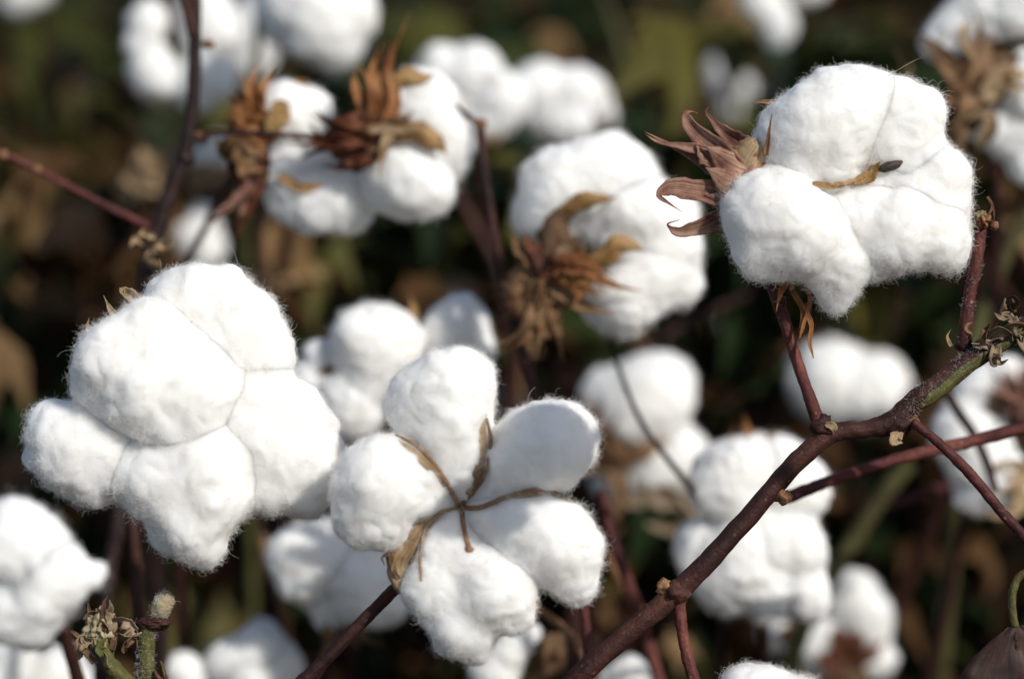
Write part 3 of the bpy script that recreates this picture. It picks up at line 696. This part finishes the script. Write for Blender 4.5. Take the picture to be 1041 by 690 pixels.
B[7].blades('bract', 'grey', ([(650, 500, 26), (680, 505, 34), (710, 512, 30)], 24, 'scoop'), ([(655, 505, 24), (640, 510, 26), (622, 500, 22)], 18, 'tooth'), ([(690, 500, 36), (705, 522, 38), (680, 535, 34), (655, 530, 32)], 14, 'strip'))
B[8].blades('carpel', 'gold', *[([(x, 470, -6), (x + dx * .5, 450, -4), (x + dx, y, 0)], 9, 'tooth') for x, dx, y in ((745, -12, 448), (755, 2, 426), (764, 8, 438), (775, 12, 436), (786, 10, 446), (736, -6, 444))])
tuft(B[8], 'bract', 'gold', (748, 458), 70, 140, 4, 26, 11, 12, 31)
tuft(B[8], 'bract', 'orange', (766, 456), 50, 120, 6, 34, 11, 12, 37)
tuft(B[11], 'bract', 'caramel', (985, 100), 80, 220, 7, 75, 28, 36, 32, 'tooth')
tuft(B[12], 'bract', 'plum', (1035, 405), 60, 200, 12, 46, 10, 30, 33)
tuft(B[3], 'bract', 'tan', (175, 190), 95, 200, 6, 55, 34, 34, 34, 'scoop')
tuft(B[3], 'bract', 'tan', (205, 185), 0, 40, 3, 45, 22, 34, 35, 'scoop')
tuft(B[7], 'bract', 'brown', (622, 470), 80, 150, 6, 85, 30, 24, 36, 'scoop')
B[9].blades('carpel', 'maroon', ([(858, 665, 20), (850, 648, 26), (845, 632, 22)], 22, 'scoop'), ([(862, 668, 20), (866, 648, 26), (870, 636, 22)], 22, 'scoop'), ([(856, 670, 20), (840, 668, 26), (825, 660, 22)], 22, 'scoop'), ([(864, 672, 20), (880, 660, 26), (896, 648, 22)], 16, 'scoop'))
B[9].blades('bract', 'brown', ([(856, 672, 20), (845, 682, 24), (838, 695, 20)], 24, 'scoop'), ([(860, 672, 20), (868, 686, 24), (866, 700, 20)], 24, 'scoop'), ([(790, 648, 10), (800, 640, 14), (808, 632, 10)], 18, 'scoop'))
B[11].blades('bract', 'brown', ([(985, 110, 30), (962, 85, 34), (948, 60, 28), (955, 38, 22)], 22), ([(985, 112, 30), (955, 98, 34), (930, 92, 28), (905, 50, 20)], 20), ([(990, 110, 34), (975, 70, 38), (990, 40, 34), (985, 12, 28)], 26),
             ([(985, 118, 30), (960, 128, 34), (945, 118, 28)], 24), ([(990, 115, 36), (1000, 135, 40), (985, 160, 34)], 24), ([(990, 118, 30), (968, 150, 34), (980, 185, 28)], 18, 'tooth'), ([(1000, 110, 30), (1005, 80, 38), (1030, 60, 34)], 34, 'scoop'),
             ([(985, 112, 26), (965, 70, 28), (940, 45, 24), (918, 35, 20)], 18))
B[11].blades('bract', 'tan', ([(990, 105, 44), (1010, 85, 48), (1040, 80, 44)], 26, 'scoop'), ([(985, 70, 44), (970, 38, 46), (975, 30, 42)], 10, 'strip'), ([(1000, 85, 46), (1020, 95, 48), (1041, 92, 44)], 7, 'strip'), ([(975, 122, 40), (995, 120, 46), (992, 140, 44), (985, 152, 40)], 10, 'strip'), ([(935, 100, 20), (922, 92, 22), (922, 70, 20)], 9, 'strip'))
B[11].blades('bract', 'maroon', ([(985, 118, 26), (965, 110, 30), (940, 105, 26)], 30, 'scoop'), ([(988, 115, 28), (985, 90, 32), (970, 80, 28)], 30, 'scoop'))
B[12].blades('bract', 'plum', *[([(1045, 420, 24), (1035 - a, 400 - b, 28), (1030 - 1.7 * a, 385 - 1.8 * b, 24)], 16, 'tooth') for a, b in ((18, -6), (16, 4), (10, 10), (2, 14), (-8, 14), (20, -14))])
B[12].blades('bract', 'tan', ([(1041, 480, 24), (1015, 485, 28), (1000, 500, 22)], 40, 'scoop'), ([(1041, 500, 24), (1020, 520, 26), (985, 520, 20)], 24, 'tooth'), ([(1005, 425, 18), (1015, 405, 24), (1030, 400, 20)], 26, 'scoop'))
B[17].blades('bract', 'tan', ([(18, 525, -6), (22, 512, -4), (28, 505, -2)], 9, 'tooth'))
B[20].blades('bract', 'brown', ([(345, 620, 10), (358, 645, 14), (368, 660, 10)], 18, 'tooth'), ([(352, 625, 14), (372, 645, 18), (395, 655, 14)], 15, 'tooth'), ([(345, 625, 8), (335, 655, 10), (320, 690, 8)], 26, 'tooth'))
B[22].blades('bract', 'brown', ([(545, 690, 8), (560, 660, 14), (575, 640, 10)], 40, 'scoop'), ([(575, 690, 4), (590, 665, 8), (610, 640, 4)], 50, 'scoop'))

# ================================================================== STEMS AND BRANCHES
def stem(label, pix, d, r, mat, name='cotton_stalk', cat='stalk', ground=False, nodes=(), group='stems and twigs of the cotton plants', seed=0, extra=None):
    P = [pt(p[0], p[1], d, p[2] if len(p) > 2 else 0) for p in pix]
    u = K * d
    r = [x * u for x in r]
    if ground:
        e = P[-1]; P += [e + (e - P[-2]) * 0.6 + np.array([0, 0.01, -0.06]), np.array([e[0] + (e[0] - P[-2][0]) * 1.0, e[1] + 0.06, -0.01])]
        r += [r[-1] * 1.15, r[-1] * 1.5]
    org = P[-1]
    o = thing(name, label, cat, org, group)
    tube_obj('shaft', P, r, MAT[mat], o, org, seed=seed + len(label))
    for (x, y, rr, m) in nodes:
        blob_obj('node', pt(x, y, d, 1), np.array([1, 0.85, 1]) * rr * u, MAT[m], o, org, seed=x, lump=0.35, level=3)
    return o, org

S7, s7o = stem('thick maroon branch slanting across the lower right, green and hairy at its far end',
     [(1052, 322), (1020, 344), (985, 366), (955, 388), (928, 408), (906, 430), (880, 436), (845, 441), (818, 462), (760, 526), (690, 600), (640, 642), (585, 692)], .672,
     [6.5, 7.5, 8.5, 9, 10, 12, 9, 10, 10.2, 10.2, 11, 10.8, 11.5], 'stem', name='cotton_branch', cat='branch', ground=True, nodes=((836, 432, 13, 'stem'), (912, 432, 14, 'stem'), (796, 505, 9, 'tanstem'), (688, 602, 15, 'stem'), (676, 596, 9, 'tanstem')))
# green, hairy young end of the branch
u7 = K * .672
tube_obj('young_tip', [pt(*p, .672, 2.0) for p in ((1052, 327), (1021, 348), (987, 370), (960, 391.5), (940, 407), (925, 415))], np.array([6.3, 7.1, 7.8, 8.0, 7.6, 5.0]) * u7, MAT['green'], S7, s7o, seed=4)
def hairs(pix, d, r, count, length, parent, org, seed):
    v, f, _u = tube_geo([pt(*p, d) for p in pix], np.array(r) * K * d, seed=1)
    tri = np.array([q for f4 in f if len(f4) == 4 for q in ((f4[0], f4[1], f4[2]), (f4[0], f4[2], f4[3]))])
    return fuzz_obj('stem_hair', np.asarray(v), tri, count, length, 0.000018, parent, org, MAT['hair'], seed, lift=3.0, npts=4)
hairs([(1045, 328), (1020, 346), (985, 367), (958, 388), (928, 410), (910, 428)], .672, [8, 9.5, 10, 10, 10.5, 12], 1500, 0.0011, S7, s7o, 5)
# shrivelled leaflets round the tip
def curls(name, parent, org, d, spots, mat, seed):
    rg = np.random.default_rng(seed); sp = []
    for (x, y, s, w) in spots:
        a = rg.uniform(0, 6.28); p = [(x, y, 4)]
        for k in range(4):
            a += rg.uniform(0.3, 1.3) * (1 if rg.random() < .6 else -1); p.append((p[-1][0] + math.cos(a) * s * .36, p[-1][1] + math.sin(a) * s * .36, 4 + rg.uniform(-6, 10)))
        sp.append(dict(pts=[pt(q[0], q[1], d, q[2]) for q in p], w=w * K * d, prof='scoop', cup=0.5, twist=rg.uniform(-2, 2), roll=rg.uniform(-1, 1), seed=int(x)))
    return blades_obj(name, sp, MAT[mat], parent, org)
curls('dry_leaflet', S7, s7o, .672, [(990, 352, 22, 12), (1003, 345, 24, 14), (1012, 352, 22, 12), (1020, 335, 26, 14), (1030, 342, 22, 12), (1035, 325, 22, 10), (998, 365, 20, 9), (1010, 338, 20, 12), (1040, 350, 22, 10), (1025, 322, 18, 8)], 'grey', 3)
curls('dry_leaflet', S7, s7o, .672, [(985, 345, 16, 6), (1030, 318, 18, 8), (1015, 360, 18, 7), (1038, 335, 18, 9), (1002, 352, 18, 8)], 'brown', 9)
blades_obj('stipule', [dict(pts=[pt(914, 438, .672, 10), pt(908, 446, .672, 14), pt(916, 450, .672, 12)], w=12 * u7, prof='scoop', seed=1),
                       dict(pts=[pt(932, 432, .672, 10), pt(944, 438, .672, 12), pt(948, 441, .672, 10)], w=4 * u7, prof='tooth', seed=2),
                       dict(pts=[pt(838, 430, .672, 10), pt(845, 434, .672, 14), pt(846, 440, .672, 12)], w=8 * u7, prof='scoop', seed=3),
                       dict(pts=[pt(966, 352, .672, 6), pt(962, 342, .672, 6), pt(966, 334, .672, 6)], w=5 * u7, prof='tooth', seed=5)], MAT['tan'], S7, s7o)
stem('slim red-brown stalk rising from the thick branch to the sharp upper right boll', [(786, 290, -8), (795, 318), (808, 360), (820, 395), (833, 432)], .672, [6.5, 6.5, 6, 6, 7.5], 'red', nodes=((792, 306, 7, 'red'),))
stem('short branched reddish twiglet against the slim stalk under the upper right boll', [(822, 308, 2), (820, 325, 4), (812, 340, 2)], .672, [3.5, 3.2, 2.6], 'red')
S9, s9o = stem('upright speckled red stalk near the right edge topped by a withered bud', [(996, 232), (993, 262), (985, 305), (980, 352)], .676, [7, 6.3, 6.5, 7.5], 'red', nodes=((980, 350, 9, 'stem'),))
blob_obj('withered_bud', pt(997, 224, .676), np.array([9, 9, 9]) * K * .676, MAT['bud'], S9, s9o, seed=4, lump=0.4, level=4, fr=2.5)
curls('dry_leaflet', S9, s9o, .676, [(990, 212, 18, 8), (1000, 215, 18, 8), (988, 225, 16, 8), (1006, 226, 14, 7)], 'orange', 12)
blades_obj('dry_style', [dict(pts=[pt(*q, .676, 4) for q in ((1002, 222), (1008, 208), (1003, 200), (1009, 212), (1010, 228))], w=2.5 * K * .676, prof='strip', seed=3)], MAT['brown'], S9, s9o)
blob_obj('withered_bud', pt(1010, 230, .676, 4), np.array([4.5, 5, 4.5]) * K * .676, MAT['plum'], S9, s9o, seed=9, lump=0.3, level=3)
hairs([(996, 232), (993, 262), (985, 305), (980, 352)], .676, [7, 6.3, 6.5, 7.5], 600, 0.0008, S9, s9o, 8)
stem('thin dark maroon stalk falling from the branch joint to the right edge', [(926, 428, 12), (955, 452, 12), (985, 482, 12), (1015, 518, 12), (1060, 570, 12)], .672, [4.5, 5, 5.5, 5.5, 6], 'red', ground=True, nodes=((928, 430, 8, 'tanstem'),))
stem('long straight pinkish branch passing behind the thin stalk to the right edge', [(1060, 430), (985, 449), (900, 470), (840, 490), (797, 506, 8)], .715, [6.5, 6.5, 6, 6, 6.5], 'red', name='cotton_branch', cat='branch')
stem('blurred plum coloured twig in front of the right edge boll', [(962, 398), (975, 420), (990, 442), (1003, 470), (1012, 500)], .79, [5, 5, 5, 5, 4], 'stem')
stem('broad blurred olive stem in the dark gap at the lower right', [(925, 470), (900, 500), (870, 545), (840, 595), (815, 640)], .9, [9, 9, 9, 9, 10], 'olive', ground=True)
stem('blurred maroon twig running left under the pinkish branch', [(1040, 470), (985, 487), (930, 505), (905, 515)], .86, [5, 5, 5, 4], 'red')
stem('pink streaked stalk dropping from the lowest joint of the thick branch', [(690, 603, 3), (692, 632, 3), (697, 662, 3), (708, 700, 3)], .672, [7, 6, 6, 6.5], 'red', ground=True)
stem('dark brown stalk carrying the star shaped boll', [(412, 588, -18), (400, 600, -8), (372, 628), (325, 676), (295, 705)], .665, [5, 6.5, 6.5, 7, 7.5], 'stem', ground=True)
stem('dark forked stem at the upper left, bowed above the large boll', [(198, -25), (198, 50), (196, 105), (187, 158), (167, 212), (155, 250), (148, 300), (140, 380, -60)], .775, [6.5, 6.5, 7, 8, 8.5, 8.5, 9.5, 9.5], 'dark', nodes=((206, 140, 8, 'tanstem'), (190, 160, 9, 'dark'), (212, 45, 6, 'tanstem')), ground=True)
stem('thin purplish side shoot joining the dark forked stem at the top edge', [(183, -20), (190, 10), (196, 38)], .77, [4.5, 4.5, 5], 'stem')
stem('slender bare twig reaching the left edge with knuckle joints', [(-6, 156), (4, 158), (38, 173), (95, 203), (152, 231)], .775, [4.5, 4, 3.8, 4, 4.5], 'red', name='cotton_twig', cat='twig', nodes=((4, 158, 5.5, 'tanstem'), (38, 173, 5, 'tanstem')))
SN, sno = stem('scaly tan knot on the dark stem just above the large left boll', [(158, 238, 6), (156, 262, 6), (152, 285, 6)], .76, [7, 7.5, 8], 'dark', name='stem_knot', cat='knot')
curls('bud_scale', SN, sno, .755, [(152, 248, 16, 10), (160, 258, 18, 12), (155, 268, 16, 10), (162, 272, 14, 9), (158, 240, 14, 8)], 'tan', 21)
stem('thin level maroon twig linking the dark stem to the rusty bracts', [(206, 136), (250, 135), (300, 138), (350, 141), (385, 144)], .77, [3.5, 3, 3, 3.5, 4], 'stem', name='cotton_twig', cat='twig')
stem('curved reddish twig dropping from the soft boll beside the rusty bracts', [(272, 158), (245, 168), (225, 195), (212, 225), (192, 265), (180, 300)], .82, [4, 4.5, 4, 3.8, 4, 4.5], 'stem', name='cotton_twig', cat='twig', ground=True)
stem('straight maroon stem rising left of the middle boll to a knobbed tip', [(488, 124), (492, 165), (500, 225), (512, 285), (524, 330), (540, 390), (556, 460), (575, 560)], .775, [4.2, 4.5, 5, 5.5, 6.5, 6.5, 7, 7.5], 'stem', ground=True, nodes=((489, 126, 6.5, 'tanstem'), (519, 318, 8, 'tanstem')))
stem('thin crooked tip bent left off the straight maroon stem', [(462, 105), (474, 116), (487, 128)], .775, [1.8, 2.6, 3.2], 'stem', name='cotton_twig', cat='twig')
stem('short stalk joining the straight maroon stem to the orange bur', [(563, 278, 36), (545, 292, 20), (522, 312)], .775, [5, 4.5, 4.5], 'dark')
stem('thin dark twig slanting in front of the rounded boll with brown bracts', [(618, 342), (632, 382), (650, 425), (680, 468), (712, 508), (730, 540, -40)], .79, [2.2, 2.6, 2.8, 3.2, 3.5, 3.5], 'dark', name='cotton_twig', cat='twig', nodes=((617, 344, 4, 'tanstem'),), ground=True)
stem('red stem standing below the star, touching the bottom edge', [(590, 590), (595, 630), (598, 665), (602, 705)], .72, [4.5, 5, 6, 6], 'red', ground=True)
stem('rosy stem rising between the star and the thick branch', [(612, 500, -20), (622, 545), (638, 590), (655, 640), (672, 700)], .79, [5, 6, 6, 6, 6.5], 'red', ground=True)
stem('tan dead stalk leaning out from under the star', [(535, 610), (560, 628), (588, 655), (600, 690)], .76, [4, 4.2, 4.2, 4.5], 'tanstem', ground=True)
stem('tan dead stalk leaning against the rosy stem', [(612, 555), (630, 590), (655, 625)], .80, [5, 5, 5], 'tanstem')
stem('brown stem under the large left boll', [(115, 480, -40), (120, 530), (112, 580), (105, 640)], .78, [8, 8, 8, 8.5], 'dark', ground=True)
stem('red-brown stem under the large left boll, right of the brown one', [(128, 480, -40), (135, 530), (139, 585), (142, 650), (145, 700)], .75, [6, 6, 6.2, 6.5, 7], 'stem', ground=True)
stem('orange-red stalk showing below the right side of the large left boll', [(255, 500, -20), (263, 530), (272, 568), (280, 600, -40)], .86, [4.5, 4.5, 4.5, 5], 'tanstem', ground=True)
stem('blurred red twig hanging in the shade left of centre', [(264, 215), (266, 255), (267, 310)], .92, [2.6, 2.8, 3], 'stem', ground=True)
stem('faint rosy stem in the dark right of the upper left boll', [(462, 190), (480, 225), (500, 262), (512, 300)], .95, [6, 6, 6, 7], 'stem', ground=True)
stem('blurred upright grey-green stem at the top centre', [(612, -10), (628, 40), (640, 80), (640, 130), (645, 180)], 1.15, [4, 5, 6, 7, 8], 'olive', ground=True)
stem('blurred olive stem beside the left edge, low down', [(42, 225), (46, 280), (50, 340), (52, 420)], 1.15, [5, 5, 6, 6], 'olive', ground=True)
stem('blurred dark olive stem behind the shaded top boll', [(262, -10), (262, 40), (258, 80), (250, 120)], .93, [4, 4.5, 5, 5], 'olive', ground=True)
stem('blurred thick stem behind the withered bud near the right edge', [(1045, 215), (1022, 260), (1005, 300), (990, 350)], .88, [8, 8, 8, 8.5], 'olive', ground=True)

# ================================================================== BUDS AND THE DARK LEAF
d = .675; u = K * d
bo = pt(125, 700, d)
BD = thing('cotton_bud', 'shrivelled grey-brown bud with curling tips at the lower left', 'bud', bo)
tube_obj('stalk', [pt(104, 655, d), pt(112, 675, d), pt(128, 692, d), pt(150, 720, d), pt(160, 800, d, -20), np.array([pt(160, 800, d)[0], pt(160, 800, d)[1] + .03, 0])], np.array([9, 9, 9, 10, 11, 12]) * u, MAT['green'], BD, bo, seed=2)
blob_obj('bud_body', pt(102, 640, d), np.array([15, 20, 14]) * u, MAT['bud'], BD, bo, seed=2, lump=0.35, level=5, fr=2.4)
curls('sepal', BD, bo, d, [(88, 630, 26, 13), (98, 622, 24, 14), (110, 635, 26, 13), (115, 650, 24, 12), (95, 648, 26, 14), (104, 660, 22, 12), (90, 640, 22, 10)], 'grey', 31)
blades_obj('sepal', [dict(pts=[pt(*q, d, 8) for q in ((98, 672), (88, 660), (80, 645), (72, 640), (64, 642))], w=9 * u, prof='tooth', seed=1),
                     dict(pts=[pt(*q, d, 12) for q in ((106, 640), (107, 622), (108, 610), (112, 603))], w=10 * u, prof='tooth', seed=2),
                     dict(pts=[pt(*q, d, 4) for q in ((96, 630), (91, 618), (90, 608))], w=7 * u, prof='tooth', seed=4),
                     dict(pts=[pt(*q, d, 6) for q in ((114, 660), (119, 640), (117, 622))], w=9 * u, prof='tooth', seed=6)], MAT['brown'], BD, bo)
blades_obj('green_sepal', [dict(pts=[pt(*q, d, 16) for q in ((106, 665), (104, 655), (112, 645))], w=9 * u, prof='scoop', seed=1)], MAT['green'], BD, bo)
bo = pt(148, 700, d)
B2 = thing('cotton_bud', 'small woolly round bud on a green stub with a purple collar', 'bud', bo)
tube_obj('stalk', [pt(151, 636, d), pt(149, 660, d), pt(149, 690, d), pt(150, 730, d), np.array([pt(150, 730, d)[0], pt(150, 730, d)[1] + .03, 0])], np.array([8, 8, 8.5, 10, 12]) * u, MAT['green'], B2, bo, seed=6)
blob_obj('collar', pt(157, 633, d), np.array([17, 7, 14]) * u, MAT['stem'], B2, bo, seed=6, lump=0.2, level=5)
v, f = ico(4)
ax = np.array([11, 15, 11]) * u
rot = np.stack([RIGHT * .9 + UP * -.42, UP * .9 + RIGHT * .42, -FWD])
w_ = pt(165, 615, d) + (v * (1 + .1 * noise(v * 2.2))[:, None] * ax) @ rot
bb = mesh_obj('bud_body', w_, f, MAT['bud'], B2, bo, v[:, :2])
fuzz_obj('bud_hair', w_, f, 1800, 0.0012, 0.00002, bb, bo, MAT['hair'], 4, npts=4)
hairs([(151, 640), (149, 660), (149, 690)], d, [8, 8, 8.5], 500, 0.0013, B2, bo, 3)
curls('dry_leaflet', B2, bo, d, [(160, 680, 26, 11), (165, 672, 24, 9), (132, 655, 22, 8), (128, 662, 20, 7)], 'brown', 41)

def leaf_mesh(ctr, ax_l, ax_w, nrm, length, width, mat, parent, org, seed=0, fold=0.25, nl=26, nw=13):
    V, U_ = [], []
    for i in range(nl):
        t = i / (nl - 1)
        wv = width * (math.sin(math.pi * min(t * 0.97 + 0.015, 1)) ** 0.8) * (1 - 0.55 * t)
        for j in range(nw):
            s = j / (nw - 1) * 2 - 1
            z = fold * abs(s) * wv + 0.12 * length * math.sin(t * 2.6) + 0.012 * length * math.sin(t * 34 + abs(s) * -9)
            V.append(ctr + ax_l * (t * length) + ax_w * (s * wv) + nrm * z); U_.append((j / (nw - 1), t))
    V = np.array(V); V = V + nrm * (noise(V * 90 + seed) * 0.0012)[:, None]
    F_ = [(i * nw + j, i * nw + j + 1, (i + 1) * nw + j + 1, (i + 1) * nw + j) for i in range(nl - 1) for j in range(nw - 1)]
    o = mesh_obj('blade', V, F_, mat, parent, org, U_)
    so_ = o.modifiers.new('thickness', 'SOLIDIFY'); so_.thickness = 0.0004
    return o
lo = pt(1032, 636, .668)
LF = thing('cotton_leaf', 'dark reddish-brown leaf hanging from a hooked green stalk in the lower right corner', 'leaf', lo)
tube_obj('petiole', [pt(1046, 580, .668), pt(1036, 586, .668), pt(1030, 600, .668), pt(1029, 618, .668), pt(1032, 637, .668)], np.array([3.5, 4, 4.2, 4.2, 4]) * K * .668, MAT['green'], LF, lo, seed=2)
ad = UP * -0.86 + RIGHT * 0.16 - FWD * 0.30; ad /= np.linalg.norm(ad)
aw = RIGHT * 0.95 + UP * 0.1 + FWD * 0.25; aw -= ad * np.dot(aw, ad); aw /= np.linalg.norm(aw)
leaf_mesh(lo, ad, aw, np.cross(aw, ad), 0.066, 0.030, m_dry('dark_leaf', (0.022, 0.012, 0.010), (0.045, 0.022, 0.018), (0.085, 0.045, 0.032), 0.2), LF, lo)
tube_obj('midrib', [lo + ad * 0.062 * t + np.cross(aw, ad) * (0.12 * 0.062 * math.sin(t * 2.6) + 0.0004) for t in np.linspace(0.0, 0.97, 10)], np.linspace(0.0008, 0.0002, 10), MAT['stem'], LF, lo, sides=8)

# ================================================================== THE DARK MASS OF PLANTS BEHIND
def leaf_template():
    """palmate cotton leaf, petiole at the origin, tip along +y, unit length"""
    ang, rad = [], []
    lobes = [(-118, .5), (-58, .8), (0, 1.0), (58, .8), (118, .5)]
    for k, (a, r_) in enumerate(lobes):
        ang += [a - 13, a, a + 13]; rad += [r_ * .72, r_, r_ * .72]
        if k < 4: ang.append((a + lobes[k + 1][0]) / 2); rad.append(0.46)
    v = [(0, 0, 0)]
    for a, r_ in zip(ang, rad):
        x, y = r_ * math.sin(R(a)), r_ * math.cos(R(a)); v.append((x * .8, y * .8 + .1, 0))
    return np.array(v), np.array([(0, k, k + 1) for k in range(1, len(v) - 1)])
LV, LF_ = leaf_template()
def foliage(name, label, count, ymin, ymax, zlo, zhi, smin, smax, mat, seed, droop):
    rg = np.random.default_rng(seed)
    Vs, Fs, Ks = [], [], []
    for i in range(count):
        y = ymin + (ymax - ymin) * rg.random() ** 2.5
        x = rg.uniform(-1, 1) * (0.30 * y + 0.30)
        # plants stand in clumps
        c = noise(np.array([[x * 3.1 + seed, y * 2.2, 0.5]]))[0]
        z = zlo + (zhi + 0.14 * c - zlo) * rg.random() ** 0.8
        s = rg.uniform(smin, smax)
        v = LV.copy() * s
        crl = rg.uniform(0.1, droop)
        r2 = (v[:, 0] ** 2 + (v[:, 1] - .1 * s) ** 2) / s
        v[:, 2] -= crl * r2 + rg.normal(size=len(v)) * s * 0.05
        az, ti, ro = rg.uniform(0, 6.28), rg.uniform(-0.5, 1.4), rg.uniform(-.6, .6)
        ca, sa = math.cos(az), math.sin(az); ct, st = math.cos(-ti), math.sin(-ti); cr, sr = math.cos(ro), math.sin(ro)
        M = np.array([[ca, -sa, 0], [sa, ca, 0], [0, 0, 1]]) @ np.array([[1, 0, 0], [0, ct, -st], [0, st, ct]]) @ np.array([[cr, 0, sr], [0, 1, 0], [-sr, 0, cr]])
        Fs.append(LF_ + len(LV) * i); Vs.append(v @ M.T + np.array([x, y, z])); Ks.append(np.full(len(LV), rg.random()))
    Vs, Fs, Ks = np.vstack(Vs), np.vstack(Fs), np.concatenate(Ks)
    o = mesh_obj(name, Vs, Fs, mat)
    at = o.data.attributes.new('leaf_kind', 'FLOAT', 'POINT'); at.data.foreach_set('value', Ks.astype(np.float32))
    o['kind'] = 'stuff'; o['label'] = label; o['category'] = 'foliage'
    return o
mg = m_leaf('green_leaves', [(0.0, (0.012, 0.024, 0.011)), (0.45, (0.022, 0.040, 0.015)), (0.8, (0.045, 0.060, 0.018)), (0.95, (0.11, 0.10, 0.024)), (1.0, (0.17, 0.16, 0.07))])
mb = m_leaf('dry_leaves', [(0.0, (0.020, 0.011, 0.006)), (0.45, (0.058, 0.028, 0.013)), (0.75, (0.12, 0.066, 0.030)), (0.92, (0.26, 0.165, 0.08)), (1.0, (0.42, 0.30, 0.17))], 0.3, 0.6)
foliage('green_foliage', 'dark green out of focus cotton leaves filling the background', 4600, 1.0, 4.2, 0.05, 0.75, .025, .07, mg, 3, 1.4)
foliage('dry_foliage', 'brown withered out of focus leaves among the green in the background', 5200, 0.97, 4.0, 0.03, 0.74, .012, .045, mb, 4, 2.4)
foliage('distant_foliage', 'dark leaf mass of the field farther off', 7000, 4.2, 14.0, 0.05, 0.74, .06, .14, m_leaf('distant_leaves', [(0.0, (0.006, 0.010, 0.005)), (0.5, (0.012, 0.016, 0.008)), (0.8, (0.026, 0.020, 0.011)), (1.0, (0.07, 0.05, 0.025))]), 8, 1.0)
def twigs(name, label, count, seed):
    rg = np.random.default_rng(seed); V, F_ = [], []
    for i in range(count):
        y = 0.98 + 2.6 * rg.random() ** 1.8; x = rg.uniform(-1, 1) * (0.3 * y + .25)
        p = np.array([x, y, 0.0]); P = [p]
        h = rg.uniform(.45, .75)
        for k in range(4): P.append(P[-1] + np.array([rg.normal() * .035, rg.normal() * .035, h / 4]))
        v, f, _ = tube_geo(P, np.linspace(.005, .0018, 5), n=14, sides=6); o = len(V)
        V += list(v); F_ += [tuple(q + o for q in g_) for g_ in f]
        for b in range(4):
            q0 = np.array(P[1 + b % 4]); a = rg.uniform(0, 6.28)
            q1 = q0 + np.array([math.cos(a), math.sin(a), rg.uniform(.2, 1)]) * rg.uniform(.06, .14)
            v, f, _ = tube_geo([q0, (q0 + q1) / 2 + np.array([0, 0, .012]), q1], [.0022, .0018, .0013], n=8, sides=5); o = len(V)
            V += list(v); F_ += [tuple(q + o for q in g_) for g_ in f]
    o = mesh_obj(name, V, F_, MAT['stem']); o['kind'] = 'stuff'; o['label'] = label; o['category'] = 'stems'
twigs('background_stems', 'tangle of out of focus stems among the background leaves', 110, 13)
